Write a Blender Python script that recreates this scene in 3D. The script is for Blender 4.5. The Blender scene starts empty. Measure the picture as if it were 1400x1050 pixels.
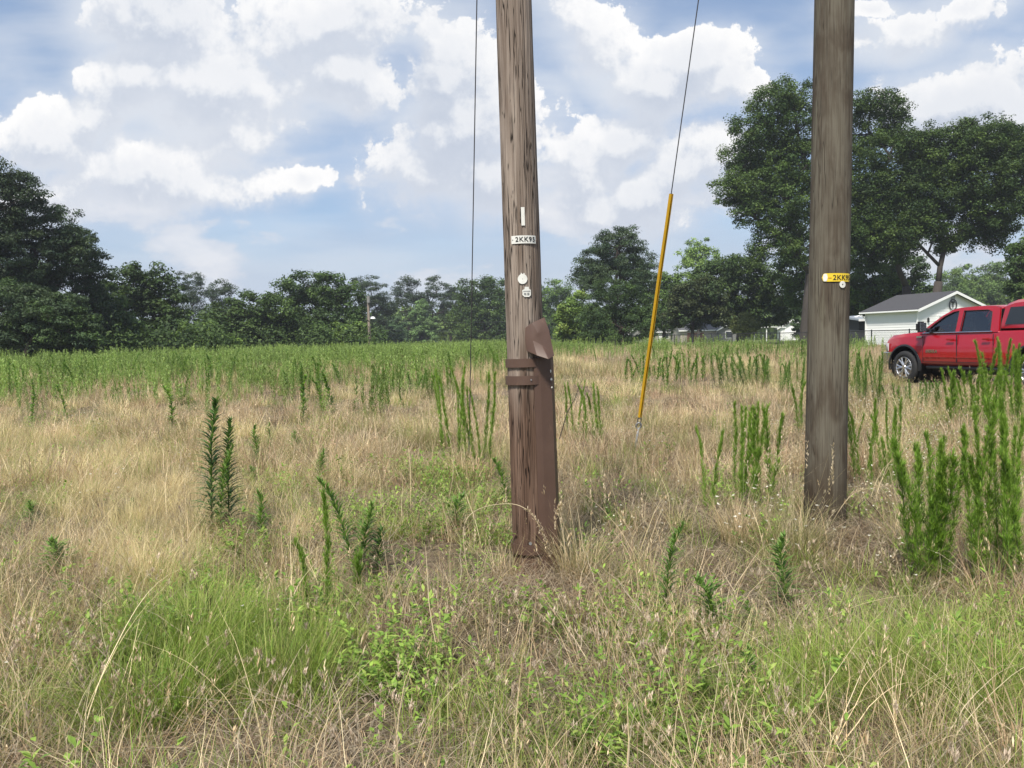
import bpy, bmesh, math, random
import numpy as np
from mathutils import Vector, Matrix, geometry
R = math.radians
PI = math.pi
SC = bpy.context.scene
COL = SC.collection

# ------------------------------------------------------------------ camera
FPX = 1051.0; PW, PH = 1400.0, 1050.0
EYE = Vector((0, 0, 1.5)); PITCH = 3.1; ROLL = 1.2
cam_d = bpy.data.cameras.new('camera'); cam = bpy.data.objects.new('camera', cam_d); COL.objects.link(cam)
cam_d.sensor_width = 36; cam_d.lens = 36 * FPX / PW; cam_d.clip_end = 3000; cam_d.clip_start = 0.05
CM = Matrix.Rotation(R(90 - PITCH), 4, 'X') @ Matrix.Rotation(R(-ROLL), 4, 'Z')
cam.matrix_world = Matrix.Translation(EYE) @ CM
SC.camera = cam
SC.view_settings.view_transform = 'Standard'; SC.view_settings.look = 'None'
SC.view_settings.exposure = 0.60; SC.view_settings.gamma = 1.0
SUN_EL, SUN_AZ = 56.0, -156.0      # azimuth measured from +Y (ahead) to the right
SUN_STR, SUN_ANG = 4.2, 9.0

CM3 = np.array(CM.to_3x3())
def ray(px, py):
    v = CM.to_3x3() @ Vector(((px - PW / 2) / FPX, -(py - PH / 2) / FPX, -1))
    return v
def at(px, py, Y):
    d = ray(px, py); return EYE + d * (Y / d.y)
def gz_np(x, y):
    r = 0.8 * (1 - np.exp(-np.clip(y - 5, 0, None) / 40.0))
    b = 0.030 * np.sin(x * 0.9 + 1.3) * np.sin(y * 0.7 + .4) + 0.02 * np.sin(x * 2.3 + y * 1.7)
    return r + b
def gz(x, y): return float(gz_np(np.array(x, float), np.array(y, float)))
def ground_at(px, py):
    d = ray(px, py); t = 1.0; z = 0.0
    for _ in range(40):
        t = (z - EYE.z) / d.z if d.z < -1e-4 else 200
        p = EYE + d * t; z = gz(p.x, p.y)
    return Vector((p.x, p.y, z))
def project(x, y, z):
    p = np.stack([x, y, z - EYE.z], -1) @ CM3        # = CM^T p
    return PW / 2 + FPX * p[..., 0] / -p[..., 2], PH / 2 - FPX * p[..., 1] / -p[..., 2]
def base_y(x, depth):   # world point on the ground for pixel column x at a depth
    p = at(x, 468, depth); return Vector((p.x, depth, gz(p.x, depth)))

# ------------------------------------------------------------------ node helpers
class NT:
    def __init__(s, tree): s.t = tree; s.n = tree.nodes; s.l = tree.links
    def new(s, typ, **kw):
        nd = s.n.new(typ)
        for k, v in kw.items(): setattr(nd, k, v)
        return nd
    def put(s, sock, v):
        if isinstance(v, bpy.types.NodeSocket): s.l.new(v, sock)
        elif v is not None:
            try: sock.default_value = v
            except Exception: sock.default_value = (v[0], v[1], v[2], 1) if len(v) == 3 else v
    def math(s, op, a, b=None, c=None, clamp=False):
        nd = s.new('ShaderNodeMath', operation=op, use_clamp=clamp)
        for i, v in enumerate((a, b, c)):
            if v is not None: s.put(nd.inputs[i], v)
        return nd.outputs[0]
    def vmath(s, op, a, b=None, scale=None):
        nd = s.new('ShaderNodeVectorMath', operation=op); s.put(nd.inputs[0], a)
        if b is not None: s.put(nd.inputs[1], b)
        if scale is not None: s.put(nd.inputs['Scale'], scale)
        return nd.outputs['Value'] if op in ('LENGTH', 'DOT_PRODUCT', 'DISTANCE') else nd.outputs['Vector']
    def noise(s, vec, scale, detail=4, rough=.55, dist=0.0, color=False):
        nd = s.new('ShaderNodeTexNoise'); s.put(nd.inputs['Vector'], vec)
        nd.inputs['Scale'].default_value = scale; nd.inputs['Detail'].default_value = detail
        nd.inputs['Roughness'].default_value = rough; nd.inputs['Distortion'].default_value = dist
        return nd.outputs['Color' if color else 'Fac']
    def mix(s, f, a, b, typ='MIX'):
        nd = s.new('ShaderNodeMix', data_type='RGBA', blend_type=typ)
        s.put(nd.inputs['Factor'], f); s.put(nd.inputs[6], a); s.put(nd.inputs[7], b)
        return nd.outputs[2]
    def ramp(s, f, stops, interp='LINEAR'):
        nd = s.new('ShaderNodeValToRGB'); nd.color_ramp.interpolation = interp
        cr = nd.color_ramp
        while len(cr.elements) < len(stops): cr.elements.new(0.5)
        for e, (p, c) in zip(cr.elements, stops):
            e.position = p; e.color = (c[0], c[1], c[2], 1) if hasattr(c, '__len__') else (c, c, c, 1)
        s.put(nd.inputs[0], f); return nd.outputs[0]
    def sstep(s, v, a, b, lo=0.0, hi=1.0):
        nd = s.new('ShaderNodeMapRange', interpolation_type='SMOOTHSTEP')
        s.put(nd.inputs[0], v); nd.inputs[1].default_value = a; nd.inputs[2].default_value = b
        nd.inputs[3].default_value = lo; nd.inputs[4].default_value = hi
        return nd.outputs[0]
    def mapping(s, vec, scale=(1, 1, 1), loc=(0, 0, 0)):
        nd = s.new('ShaderNodeMapping'); s.put(nd.inputs[0], vec)
        nd.inputs['Scale'].default_value = scale; nd.inputs['Location'].default_value = loc
        return nd.outputs[0]

# ------------------------------------------------------------------ world: sky with cumulus clouds
CLOUDS = [  # px, py, rx, ry, weight  (directions in the sky, seen from where the photograph was taken)
    (225, 30, 105, 80, 1.0), (200, 110, 85, 70, 1.0), (300, 130, 130, 90, 1.05), (60, 195, 95, 48, 1.0), (130, 165, 44, 36, .9), (180, 240, 170, 60, .95), (440, 30, 140, 75, 1.0),
    (470, 100, 90, 60, .8), (345, 195, 50, 32, .8), (260, 260, 110, 36, .8),
    (610, 105, 72, 60, 1.0), (640, 180, 120, 75, 1.05), (570, 235, 80, 50, .8), (425, 258, 28, 18, .55), (600, 50, 34, 24, .5), (670, 240, 90, 50, .8),
    (795, 40, 66, 72, .95), (950, 78, 100, 50, 1.05), (890, 110, 110, 50, .95), (1000, 115, 60, 40, .8), (845, 190, 66, 46, 1.0), (790, 225, 85, 60, 1.0), (905, 245, 95, 52, 1.0), (970, 235, 35, 42, .7), (820, 270, 110, 40, .8),
    (1240, 40, 66, 36, .65), (1330, 150, 100, 48, 1.0), (1400, 180, 80, 55, .9), (1310, 15, 60, 24, .4), (1190, 8, 50, 18, .6),
    (-260, 180, 200, 120, 1.0), (1620, 120, 220, 100, 1.0), (200, -240, 200, 110, 1.0), (800, -260, 300, 120, 1.0), (1350, -240, 220, 120, .9),
]
W = bpy.data.worlds.new('World'); SC.world = W; W.use_nodes = True
def build_world():
    W.node_tree.nodes.clear()
    # group: cloud density from planar sky coordinates
    g = bpy.data.node_groups.new('cloud_density', 'ShaderNodeTree')
    g.interface.new_socket('P', in_out='INPUT', socket_type='NodeSocketVector')
    g.interface.new_socket('D', in_out='OUTPUT', socket_type='NodeSocketFloat')
    g.interface.new_socket('F', in_out='OUTPUT', socket_type='NodeSocketFloat')
    n = NT(g); gi = n.new('NodeGroupInput'); go = n.new('NodeGroupOutput'); P = gi.outputs[0]
    wn = n.new('ShaderNodeTexNoise', noise_dimensions='2D'); n.put(wn.inputs['Vector'], P); wn.inputs['Scale'].default_value = 4.5; wn.inputs['Detail'].default_value = 3
    warp = n.vmath('SCALE', n.vmath('SUBTRACT', wn.outputs['Color'], (.5, .5, .5)), scale=.10)
    Q = n.vmath('ADD', P, warp)
    cur = None
    for (cx, cy, rx, ry, w) in CLOUDS:
        d = ray(cx, cy); u, v = d.x / d.y, d.z / d.y
        m = n.new('ShaderNodeVectorMath', operation='MULTIPLY_ADD')
        n.put(m.inputs[0], Q)
        sx, sy = FPX / rx, FPX / ry
        m.inputs[1].default_value = (sx, sy, 0); m.inputs[2].default_value = (-u * sx, -v * sy, 0)
        ln = n.vmath('LENGTH', m.outputs[0])
        f = n.math('MULTIPLY_ADD', ln, -w * 1.0, w * 1.0)
        cur = f if cur is None else n.math('SMOOTH_MAX', cur, f, .12)
    def noise2(vec, scale, detail, rough):
        nd = n.new('ShaderNodeTexNoise', noise_dimensions='2D'); n.put(nd.inputs['Vector'], vec)
        nd.inputs['Scale'].default_value = scale; nd.inputs['Detail'].default_value = detail; nd.inputs['Roughness'].default_value = rough
        return nd.outputs['Fac']
    f1 = noise2(P, 6.0, 8, .58)
    vo = n.new('ShaderNodeTexVoronoi', feature='F1', voronoi_dimensions='2D'); n.put(vo.inputs['Vector'], Q)
    vo.inputs['Scale'].default_value = 8; vo.inputs['Detail'].default_value = 5; vo.inputs['Roughness'].default_value = .62
    vo.inputs['Lacunarity'].default_value = 2.1; vo.normalize = True
    bil = n.math('SUBTRACT', .40, vo.outputs['Distance'])
    D = n.math('ADD', cur, n.math('MULTIPLY', n.math('SUBTRACT', f1, .5), 1.25))
    D = n.math('ADD', D, n.math('MULTIPLY', bil, .95))
    D = n.math('ADD', D, n.math('MULTIPLY', n.math('SUBTRACT', noise2(P, 30, 6, .66), .5), .85))
    n.l.new(D, go.inputs[0]); n.l.new(n.math('ADD', cur, n.math('MULTIPLY', n.math('SUBTRACT', f1, .5), .7)), go.inputs[1])
    # main
    n = NT(W.node_tree)
    tc = n.new('ShaderNodeTexCoord'); sep = n.new('ShaderNodeSeparateXYZ'); n.l.new(tc.outputs['Generated'], sep.inputs[0])
    X, Y, Z = sep.outputs
    yy = n.math('MAXIMUM', n.math('ABSOLUTE', Y), .28)
    u = n.math('DIVIDE', X, yy); v = n.math('DIVIDE', Z, yy)
    cb = n.new('ShaderNodeCombineXYZ'); n.l.new(u, cb.inputs[0]); n.l.new(v, cb.inputs[1]); P = cb.outputs[0]
    def dens(vec):
        gg = n.new('ShaderNodeGroup', node_tree=g); n.put(gg.inputs[0], vec); return gg.outputs
    g0 = dens(P); D0, F0 = g0[0], g0[1]; D2 = dens(n.vmath('ADD', P, (.010, .030, 0)))[0]
    crisp = n.sstep(D0, .0, .10); soft = n.math('MULTIPLY', n.sstep(D0, -.20, .45), n.sstep(D0, -.1, .45, .70, 1.0))
    edge = n.sstep(n.math('SUBTRACT', D0, D2), -.16, .16)
    alpha = n.math('ADD', n.math('MULTIPLY', crisp, edge), n.math('MULTIPLY', soft, n.math('SUBTRACT', 1.0, edge)), clamp=True)
    l1 = n.sstep(n.math('SUBTRACT', D0, D2), -.22, .40)
    l2 = n.sstep(D0, .95, .05)
    l3 = n.sstep(n.noise(P, 2.6, 3, .5), .36, .64)
    lit = n.math('MULTIPLY_ADD', l1, .62, n.math('MULTIPLY_ADD', l2, .26, n.math('MULTIPLY', l3, .18)))
    cc = n.ramp(lit, [(.05, (.58, .635, .74)), (.30, (.67, .715, .80)), (.54, (.78, .81, .865)), (.80, (.90, .91, .935)), (1.0, (1.03, 1.02, 1.01))])
    sky = n.new('ShaderNodeTexSky', sky_type='NISHITA', sun_disc=False)
    sky.sun_elevation = R(SUN_EL); sky.sun_rotation = R(SUN_AZ); sky.air_density = 1.0; sky.dust_density = .9; sky.ozone_density = 1.6
    skyc = n.mix(1.0, sky.outputs[0], (.122, .138, .150, 1), 'MULTIPLY')
    # thin high veil, thicker towards the horizon
    Ps = n.mapping(P, (1.3, 4.0, 1))
    vf = n.noise(Ps, 2.2, 5, .55)
    veil = n.math('MULTIPLY', n.sstep(vf, .32, .72), .75)
    hor = n.sstep(v, .34, -.02)
    veil = n.math('ADD', veil, n.math('MULTIPLY', hor, .5), clamp=True)
    vcol = n.mix(n.sstep(n.noise(n.mapping(P, (1.2, 6.5, 1), (3, 1, 0)), 2.6, 4, .5), .38, .62), (.44, .54, .71, 1), (.64, .70, .80, 1))
    base = n.mix(n.math('MULTIPLY_ADD', veil, .60, .26), skyc, vcol)
    halo = n.math('MULTIPLY', n.sstep(F0, -.75, .25), n.sstep(vf, .25, .6, .45, .95))
    base = n.mix(halo, base, n.mix(n.sstep(vf, .40, .60), (.59, .665, .80, 1), (.72, .77, .85, 1)))
    base = n.mix(n.math('MULTIPLY', n.sstep(v, .20, .04), .85), base, (.60, .675, .79, 1))
    # small low clouds in a hazy band above the trees
    lw = n.new('ShaderNodeTexNoise', noise_dimensions='2D'); n.put(lw.inputs['Vector'], n.mapping(P, (1, 2.3, 1), (.35, .2, 0))); lw.inputs['Scale'].default_value = 5.5; lw.inputs['Detail'].default_value = 8; lw.inputs['Roughness'].default_value = .56
    lv = n.math('MULTIPLY', n.sstep(v, .30, .20), n.sstep(v, .04, .10))
    la = n.math('MULTIPLY', n.sstep(lw.outputs['Fac'], .505, .60), lv)
    base = n.mix(n.math('MULTIPLY', la, .75), base, n.mix(n.sstep(lw.outputs['Fac'], .55, .72), (.70, .74, .82, 1), (.87, .87, .90, 1)))
    colr = n.mix(n.math('MULTIPLY', alpha, n.sstep(v, .01, .12, .15, .96)), base, cc)
    colr = n.mix(n.sstep(Z, -.01, -.12), colr, (.10, .10, .07, 1))
    bg = n.new('ShaderNodeBackground'); n.put(bg.inputs[0], colr); bg.inputs[1].default_value = 1.0
    # the sky texture is physically bright: the background runs at 0.1, colours are scaled to suit
    colr10 = n.mix(1.0, colr, (10, 10, 10, 1), 'MULTIPLY'); n.put(bg.inputs[0], colr10); bg.inputs[1].default_value = .067
    out = n.new('ShaderNodeOutputWorld'); n.l.new(bg.outputs[0], out.inputs[0])
    W.cycles.sampling_method = 'MANUAL'; W.cycles.sample_map_resolution = 512
build_world()
sd = bpy.data.lights.new('sun', 'SUN'); sun = bpy.data.objects.new('sun', sd); COL.objects.link(sun)
sd.energy = SUN_STR; sd.angle = R(SUN_ANG); sd.color = (1, .94, .84)
el, az = R(SUN_EL), R(SUN_AZ)
sdir = Vector((math.sin(az) * math.cos(el), math.cos(az) * math.cos(el), math.sin(el)))
sun.rotation_euler = sdir.to_track_quat('Z', 'Y').to_euler()

# ------------------------------------------------------------------ materials
def new_mat(name):
    m = bpy.data.materials.new(name); m.use_nodes = True; m.node_tree.nodes.clear(); return m, NT(m.node_tree)
def finish(n, col, rough=.6, metal=0.0, spec=.4, bump=None, bstr=.3, bdist=.01, **kw):
    p = n.new('ShaderNodeBsdfPrincipled'); n.put(p.inputs['Base Color'], col); n.put(p.inputs['Roughness'], rough)
    n.put(p.inputs['Metallic'], metal); p.inputs['Specular IOR Level'].default_value = spec
    for k, v in kw.items(): n.put(p.inputs[k.replace('_', ' ')], v)
    if bump is not None:
        b = n.new('ShaderNodeBump'); b.inputs['Strength'].default_value = bstr; b.inputs['Distance'].default_value = bdist
        n.put(b.inputs['Height'], bump); n.l.new(b.outputs[0], p.inputs['Normal'])
    o = n.new('ShaderNodeOutputMaterial'); n.l.new(p.outputs[0], o.inputs[0]); return p
def plain(name, c, rough=.6, metal=0.0, spec=.4, var=.12, scale=3.0, **kw):
    m, n = new_mat(name); tc = n.new('ShaderNodeTexCoord')
    f = n.noise(tc.outputs['Object'], scale, 5, .6)
    col = n.mix(f, tuple(x * (1 - var) for x in c) + (1,), tuple(min(1, x * (1 + var)) for x in c) + (1,))
    rr = n.math('ADD', n.math('MULTIPLY', f, .12), rough - .06)
    finish(n, col, rr, metal, spec, **kw); return m
def foliage(name, tl=.35, var=.45, rough=.55, sat=1.0):
    """colour comes from the leaves' own colour attribute; every copy gets a slightly different tone"""
    m, n = new_mat(name)
    a = n.new('ShaderNodeAttribute', attribute_name='Col')
    i = n.new('ShaderNodeAttribute', attribute_name='shade', attribute_type='INSTANCER')
    k = n.math('ADD', n.math('MULTIPLY', i.outputs['Fac'], var), 1.0)
    col = n.vmath('SCALE', a.outputs['Color'], scale=k)
    d = n.new('ShaderNodeBsdfPrincipled'); n.put(d.inputs['Base Color'], col); d.inputs['Roughness'].default_value = rough
    d.inputs['Specular IOR Level'].default_value = .25
    t = n.new('ShaderNodeBsdfTranslucent'); n.put(t.inputs[0], n.vmath('MULTIPLY', col, (1.12, 1.08, .80)))
    mx = n.new('ShaderNodeMixShader'); mx.inputs[0].default_value = tl
    n.l.new(d.outputs[0], mx.inputs[1]); n.l.new(t.outputs[0], mx.inputs[2])
    o = n.new('ShaderNodeOutputMaterial'); n.l.new(mx.outputs[0], o.inputs[0]); return m
M = {}
M['grass'] = foliage('grass_blades', .38)
M['leaf'] = foliage('tree_leaves', .25, rough=.6)
M['weed'] = foliage('weed_leaves', .35)
M['steel'] = plain('galvanized_steel', (.36, .37, .38), .5, .7, var=.25, scale=40)
M['cable'] = plain('steel_cable', (.10, .10, .11), .6, .5)
M['yellow'] = plain('yellow_plastic', (.66, .38, .02), .42, var=.10, scale=9)
M['white'] = plain('white_paint', (.80, .80, .79), .5, var=.05, scale=1.2)
M['siding'] = plain('white_vinyl_siding', (.80, .80, .79), .5, var=.06, scale=.7)
M['offwhite'] = plain('offwhite_door', (.60, .61, .59), .5, var=.06)
M['glass_dark'] = plain('dark_window', (.03, .035, .04), .15, spec=.6)
M['greywall'] = plain('grey_boards', (.20, .20, .19), .7)
M['darkboard'] = plain('dark_siding', (.045, .045, .05), .6)
M['metalroof'] = plain('grey_metal_roof', (.33, .37, .43), .4, .3)
M['beige'] = plain('beige_siding', (.40, .36, .30), .7)
M['shingle'] = plain('dark_shingles', (.060, .060, .066), .85, var=.35, scale=9)
M['shingle2'] = plain('grey_shingles', (.10, .10, .105), .85, var=.3, scale=4)
M['brick'] = plain('far_brick', (.24, .10, .065), .8, var=.3, scale=8)
M['blackmetal'] = plain('black_fence_metal', (.035, .037, .04), .5, .2)
M['chain'] = plain('chain_wire', (.10, .105, .11), .5, .5)
M['black'] = plain('black_plastic', (.018, .018, .02), .45)
M['rubber'] = plain('tyre_rubber', (.022, .022, .023), .75, var=.3, scale=12)
M['letter'] = plain('black_lettering', (.012, .012, .012), .6)
M['carwhite'] = plain('far_car_white', (.70, .71, .72), .3)
M['bark'] = plain('tree_bark', (.050, .042, .036), .9, var=.4, scale=6)
M['barkpine'] = plain('pine_bark', (.065, .048, .038), .9, var=.4, scale=6)
M['stem'] = plain('weed_stem', (.10, .14, .04), .6, var=.2, scale=12)
M['farpole'] = plain('far_pole_wood', (.27, .22, .18), .85, var=.2)

def mat_pole(name, light, dark, crack, mottled=False):
    m, n = new_mat(name); tc = n.new('ShaderNodeTexCoord'); V = tc.outputs['Object']
    if not mottled:
        fine = n.noise(n.mapping(V, (60, 60, 2.2)), 1.0, 6, .65)
        med = n.noise(n.mapping(V, (16, 16, .9)), 1.0, 4, .6)
        col = n.ramp(fine, [(.25, dark), (.5, tuple((a + b) / 2 for a, b in zip(light, dark))), (.72, light)])
        col = n.mix(n.sstep(med, .62, .40, 0, .55), col, (dark[0] * .8, dark[1] * .75, dark[2] * .7, 1))
        cr = n.noise(n.mapping(V, (34, 34, 1.1), (5, 2, 1)), 1.0, 3, .5)
        crk = n.sstep(n.math('ABSOLUTE', n.math('SUBTRACT', cr, .5)), .021, .003)
        crk = n.math('MULTIPLY', crk, n.sstep(n.noise(n.mapping(V, (6, 6, 2), (1, 7, 3)), 1.0, 2), .36, .50))
        col = n.mix(crk, col, crack + (1,))
        pits = n.sstep(n.noise(n.mapping(V, (45, 45, 9), (2, 2, 8)), 1.0, 2, .4), .70, .76)
        col = n.mix(n.math('MULTIPLY', pits, .85), col, crack + (1,))
        # browner, less bleached wood near the ground
        sp = n.new('ShaderNodeSeparateXYZ'); n.l.new(V, sp.inputs[0])
        low = n.sstep(n.math('ADD', sp.outputs[2], n.math('MULTIPLY', med, .8)), 2.1, 1.3)
        col = n.mix(n.math('MULTIPLY', low, .75), col, n.mix(1.0, col, (.46, .29, .21, 1), 'MULTIPLY'))
        bump = n.math('SUBTRACT', fine, n.math('MULTIPLY', n.math('ADD', crk, pits), 1.5))
        finish(n, col, .85, 0, .15, bump=bump, bstr=.6, bdist=.004)
    else:
        big = n.noise(n.mapping(V, (9, 9, 2.6)), 1.0, 5, .55, .6)
        fine = n.noise(n.mapping(V, (70, 70, 3)), 1.0, 6, .68)
        band = n.noise(n.mapping(V, (1.5, 1.5, 3.2), (4, 4, 4)), 1.0, 3, .5)
        col = n.mix(n.sstep(n.math('ADD', n.math('MULTIPLY', big, .75), n.math('MULTIPLY', band, .35)), .40, .66), dark + (1,), light + (1,))
        col = n.mix(n.sstep(n.noise(n.mapping(V, (14, 14, 2.0), (3, 9, 1)), 1.0, 4, .6), .60, .68, 0, .6), col, (light[0] * 1.08, light[1] * 1.12, light[2] * 1.06, 1))
        col = n.mix(n.math('MULTIPLY', fine, .5), col, n.mix(1.0, col, (.6, .58, .55, 1), 'MULTIPLY'))
        stain = n.sstep(n.noise(n.mapping(V, (22, 22, 1.6), (9, 1, 2)), 1.0, 4, .6), .58, .70, 0, .7)
        col = n.mix(stain, col, (dark[0] * .55, dark[1] * .5, dark[2] * .48, 1))
        cr = n.noise(n.mapping(V, (40, 40, .9), (5, 2, 1)), 1.0, 3, .5)
        crk = n.math('MULTIPLY', n.sstep(n.math('ABSOLUTE', n.math('SUBTRACT', cr, .5)), .020, .003), n.sstep(n.noise(n.mapping(V, (7, 7, 1.5), (1, 7, 3)), 1.0, 2), .42, .56))
        col = n.mix(n.math('MULTIPLY', crk, .85), col, crack + (1,))
        col = n.mix(n.sstep(n.noise(n.mapping(V, (110, 110, 2.5), (7, 7, 7)), 1.0, 3, .6), .42, .62, 0, .45), col, (dark[0] * .7, dark[1] * .68, dark[2] * .66, 1))
        sp = n.new('ShaderNodeSeparateXYZ'); n.l.new(V, sp.inputs[0])
        low = n.sstep(n.math('ADD', sp.outputs[2], n.math('MULTIPLY', big, .9)), 1.25, .6)
        col = n.mix(n.math('MULTIPLY', low, .7), col, n.mix(1.0, col, (.55, .47, .40, 1), 'MULTIPLY'))
        finish(n, col, .85, 0, .15, bump=n.math('ADD', fine, n.math('MULTIPLY', big, .6)), bstr=.5, bdist=.004)
    return m
M['pole_old'] = mat_pole('weathered_pole_wood', (.385, .325, .275), (.125, .094, .075), (.013, .010, .008))
M['pole_new'] = mat_pole('treated_pole_wood', (.145, .132, .104), (.082, .066, .050), (.03, .025, .02), True)
def mat_brown():
    m, n = new_mat('brown_painted_steel'); tc = n.new('ShaderNodeTexCoord'); V = tc.outputs['Object']
    f = n.noise(V, 7, 5, .6); g = n.noise(n.mapping(V, (30, 30, 6)), 1, 4, .6)
    col = n.mix(f, (.070, .040, .030, 1), (.115, .070, .052, 1))
    col = n.mix(n.sstep(g, .66, .78, 0, .35), col, (.19, .12, .085, 1))
    finish(n, col, n.math('ADD', n.math('MULTIPLY', g, .2), .38), .0, .4, bump=f, bstr=.15, bdist=.003); return m
M['brown'] = mat_brown()
def mat_tag(name, c, dirt):
    m, n = new_mat(name); tc = n.new('ShaderNodeTexCoord'); V = tc.outputs['Object']
    f = n.noise(V, 38, 5, .65); col = n.mix(n.sstep(f, .55, .75, 0, .55), c + (1,), dirt + (1,)); finish(n, col, .45); return m
M['tagwhite'] = mat_tag('worn_white_tag', (.66, .66, .62), (.30, .28, .25))
M['tagyellow'] = mat_tag('worn_yellow_tag', (.70, .50, .03), (.45, .35, .10))
def mat_paint():
    m, n = new_mat('red_car_paint'); tc = n.new('ShaderNodeTexCoord')
    f = n.noise(tc.outputs['Object'], 1.5, 3, .5)
    dust = n.noise(tc.outputs['Object'], 9, 5, .6)
    sp = n.new('ShaderNodeSeparateXYZ'); n.l.new(tc.outputs['Object'], sp.inputs[0])
    col = n.mix(f, (.33, .003, .010, 1), (.39, .004, .013, 1))
    dz = n.math('MULTIPLY', n.sstep(n.math('ADD', sp.outputs[2], n.math('MULTIPLY', dust, .3)), .95, .55), .3)
    col = n.mix(dz, col, (.22, .13, .10, 1))
    finish(n, col, n.math('ADD', .22, n.math('MULTIPLY', dz, 1.0)), .1, .5, Coat_Weight=.9, Coat_Roughness=.06); return m
M['paint'] = mat_paint()
M['chrome'] = plain('chrome_trim', (.62, .63, .65), .16, 1.0)
M['rim'] = plain('alloy_rim', (.62, .62, .63), .28, .9)
M['lamp'] = plain('headlamp_lens', (.55, .50, .48), .12, .2, .7)
M['redlamp'] = plain('red_tail_lamp', (.30, .01, .01), .15)
M['seat'] = plain('dark_seat_fabric', (.035, .033, .03), .9)
def mat_glass():
    m, n = new_mat('car_glass')
    t = n.new('ShaderNodeBsdfTransparent'); t.inputs[0].default_value = (.52, .62, .60, 1)
    gl = n.new('ShaderNodeBsdfGlossy'); gl.inputs['Roughness'].default_value = .03; gl.inputs[0].default_value = (.9, .95, 1, 1)
    fr = n.new('ShaderNodeFresnel'); fr.inputs[0].default_value = 2.0
    mx = n.new('ShaderNodeMixShader'); n.l.new(fr.outputs[0], mx.inputs[0]); n.l.new(t.outputs[0], mx.inputs[1]); n.l.new(gl.outputs[0], mx.inputs[2])
    o = n.new('ShaderNodeOutputMaterial'); n.l.new(mx.outputs[0], o.inputs[0]); return m
M['glass'] = mat_glass()
M['tint'] = plain('privacy_glass', (.012, .014, .015), .05, 0, .8)

def mat_ground():
    m, n = new_mat('field_soil'); g = n.new('ShaderNodeNewGeometry'); P = g.outputs['Position']
    a = n.noise(P, 1.1, 6, .6); b = n.noise(P, 22, 6, .7); c = n.noise(P, .22, 4, .6)
    col = n.mix(n.sstep(a, .35, .65), (.115, .088, .060, 1), (.22, .175, .12, 1))
    col = n.mix(n.sstep(b, .42, .7, 0, .8), col, (.07, .052, .035, 1))
    sp = n.new('ShaderNodeSeparateXYZ'); n.l.new(P, sp.inputs[0])
    gr = n.math('MULTIPLY', n.sstep(c, .42, .60), n.sstep(sp.outputs[1], 8, 22, .35, 1))
    col = n.mix(n.math('MULTIPLY', gr, .6), col, (.075, .105, .028, 1))
    finish(n, col, .95, 0, .1, bump=n.math('ADD', b, a), bstr=.8, bdist=.03); return m
def mat_lawn():
    m, n = new_mat('mown_lawn'); g = n.new('ShaderNodeNewGeometry'); P = g.outputs['Position']
    a = n.noise(P, .35, 5, .6); b = n.noise(P, 14, 4, .7)
    col = n.mix(n.sstep(a, .35, .65), (.085, .125, .035, 1), (.15, .165, .06, 1))
    col = n.mix(n.sstep(b, .4, .7, 0, .5), col, (.05, .08, .02, 1))
    finish(n, col, .95, 0, .1, bump=b, bstr=.6, bdist=.03); return m

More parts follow.
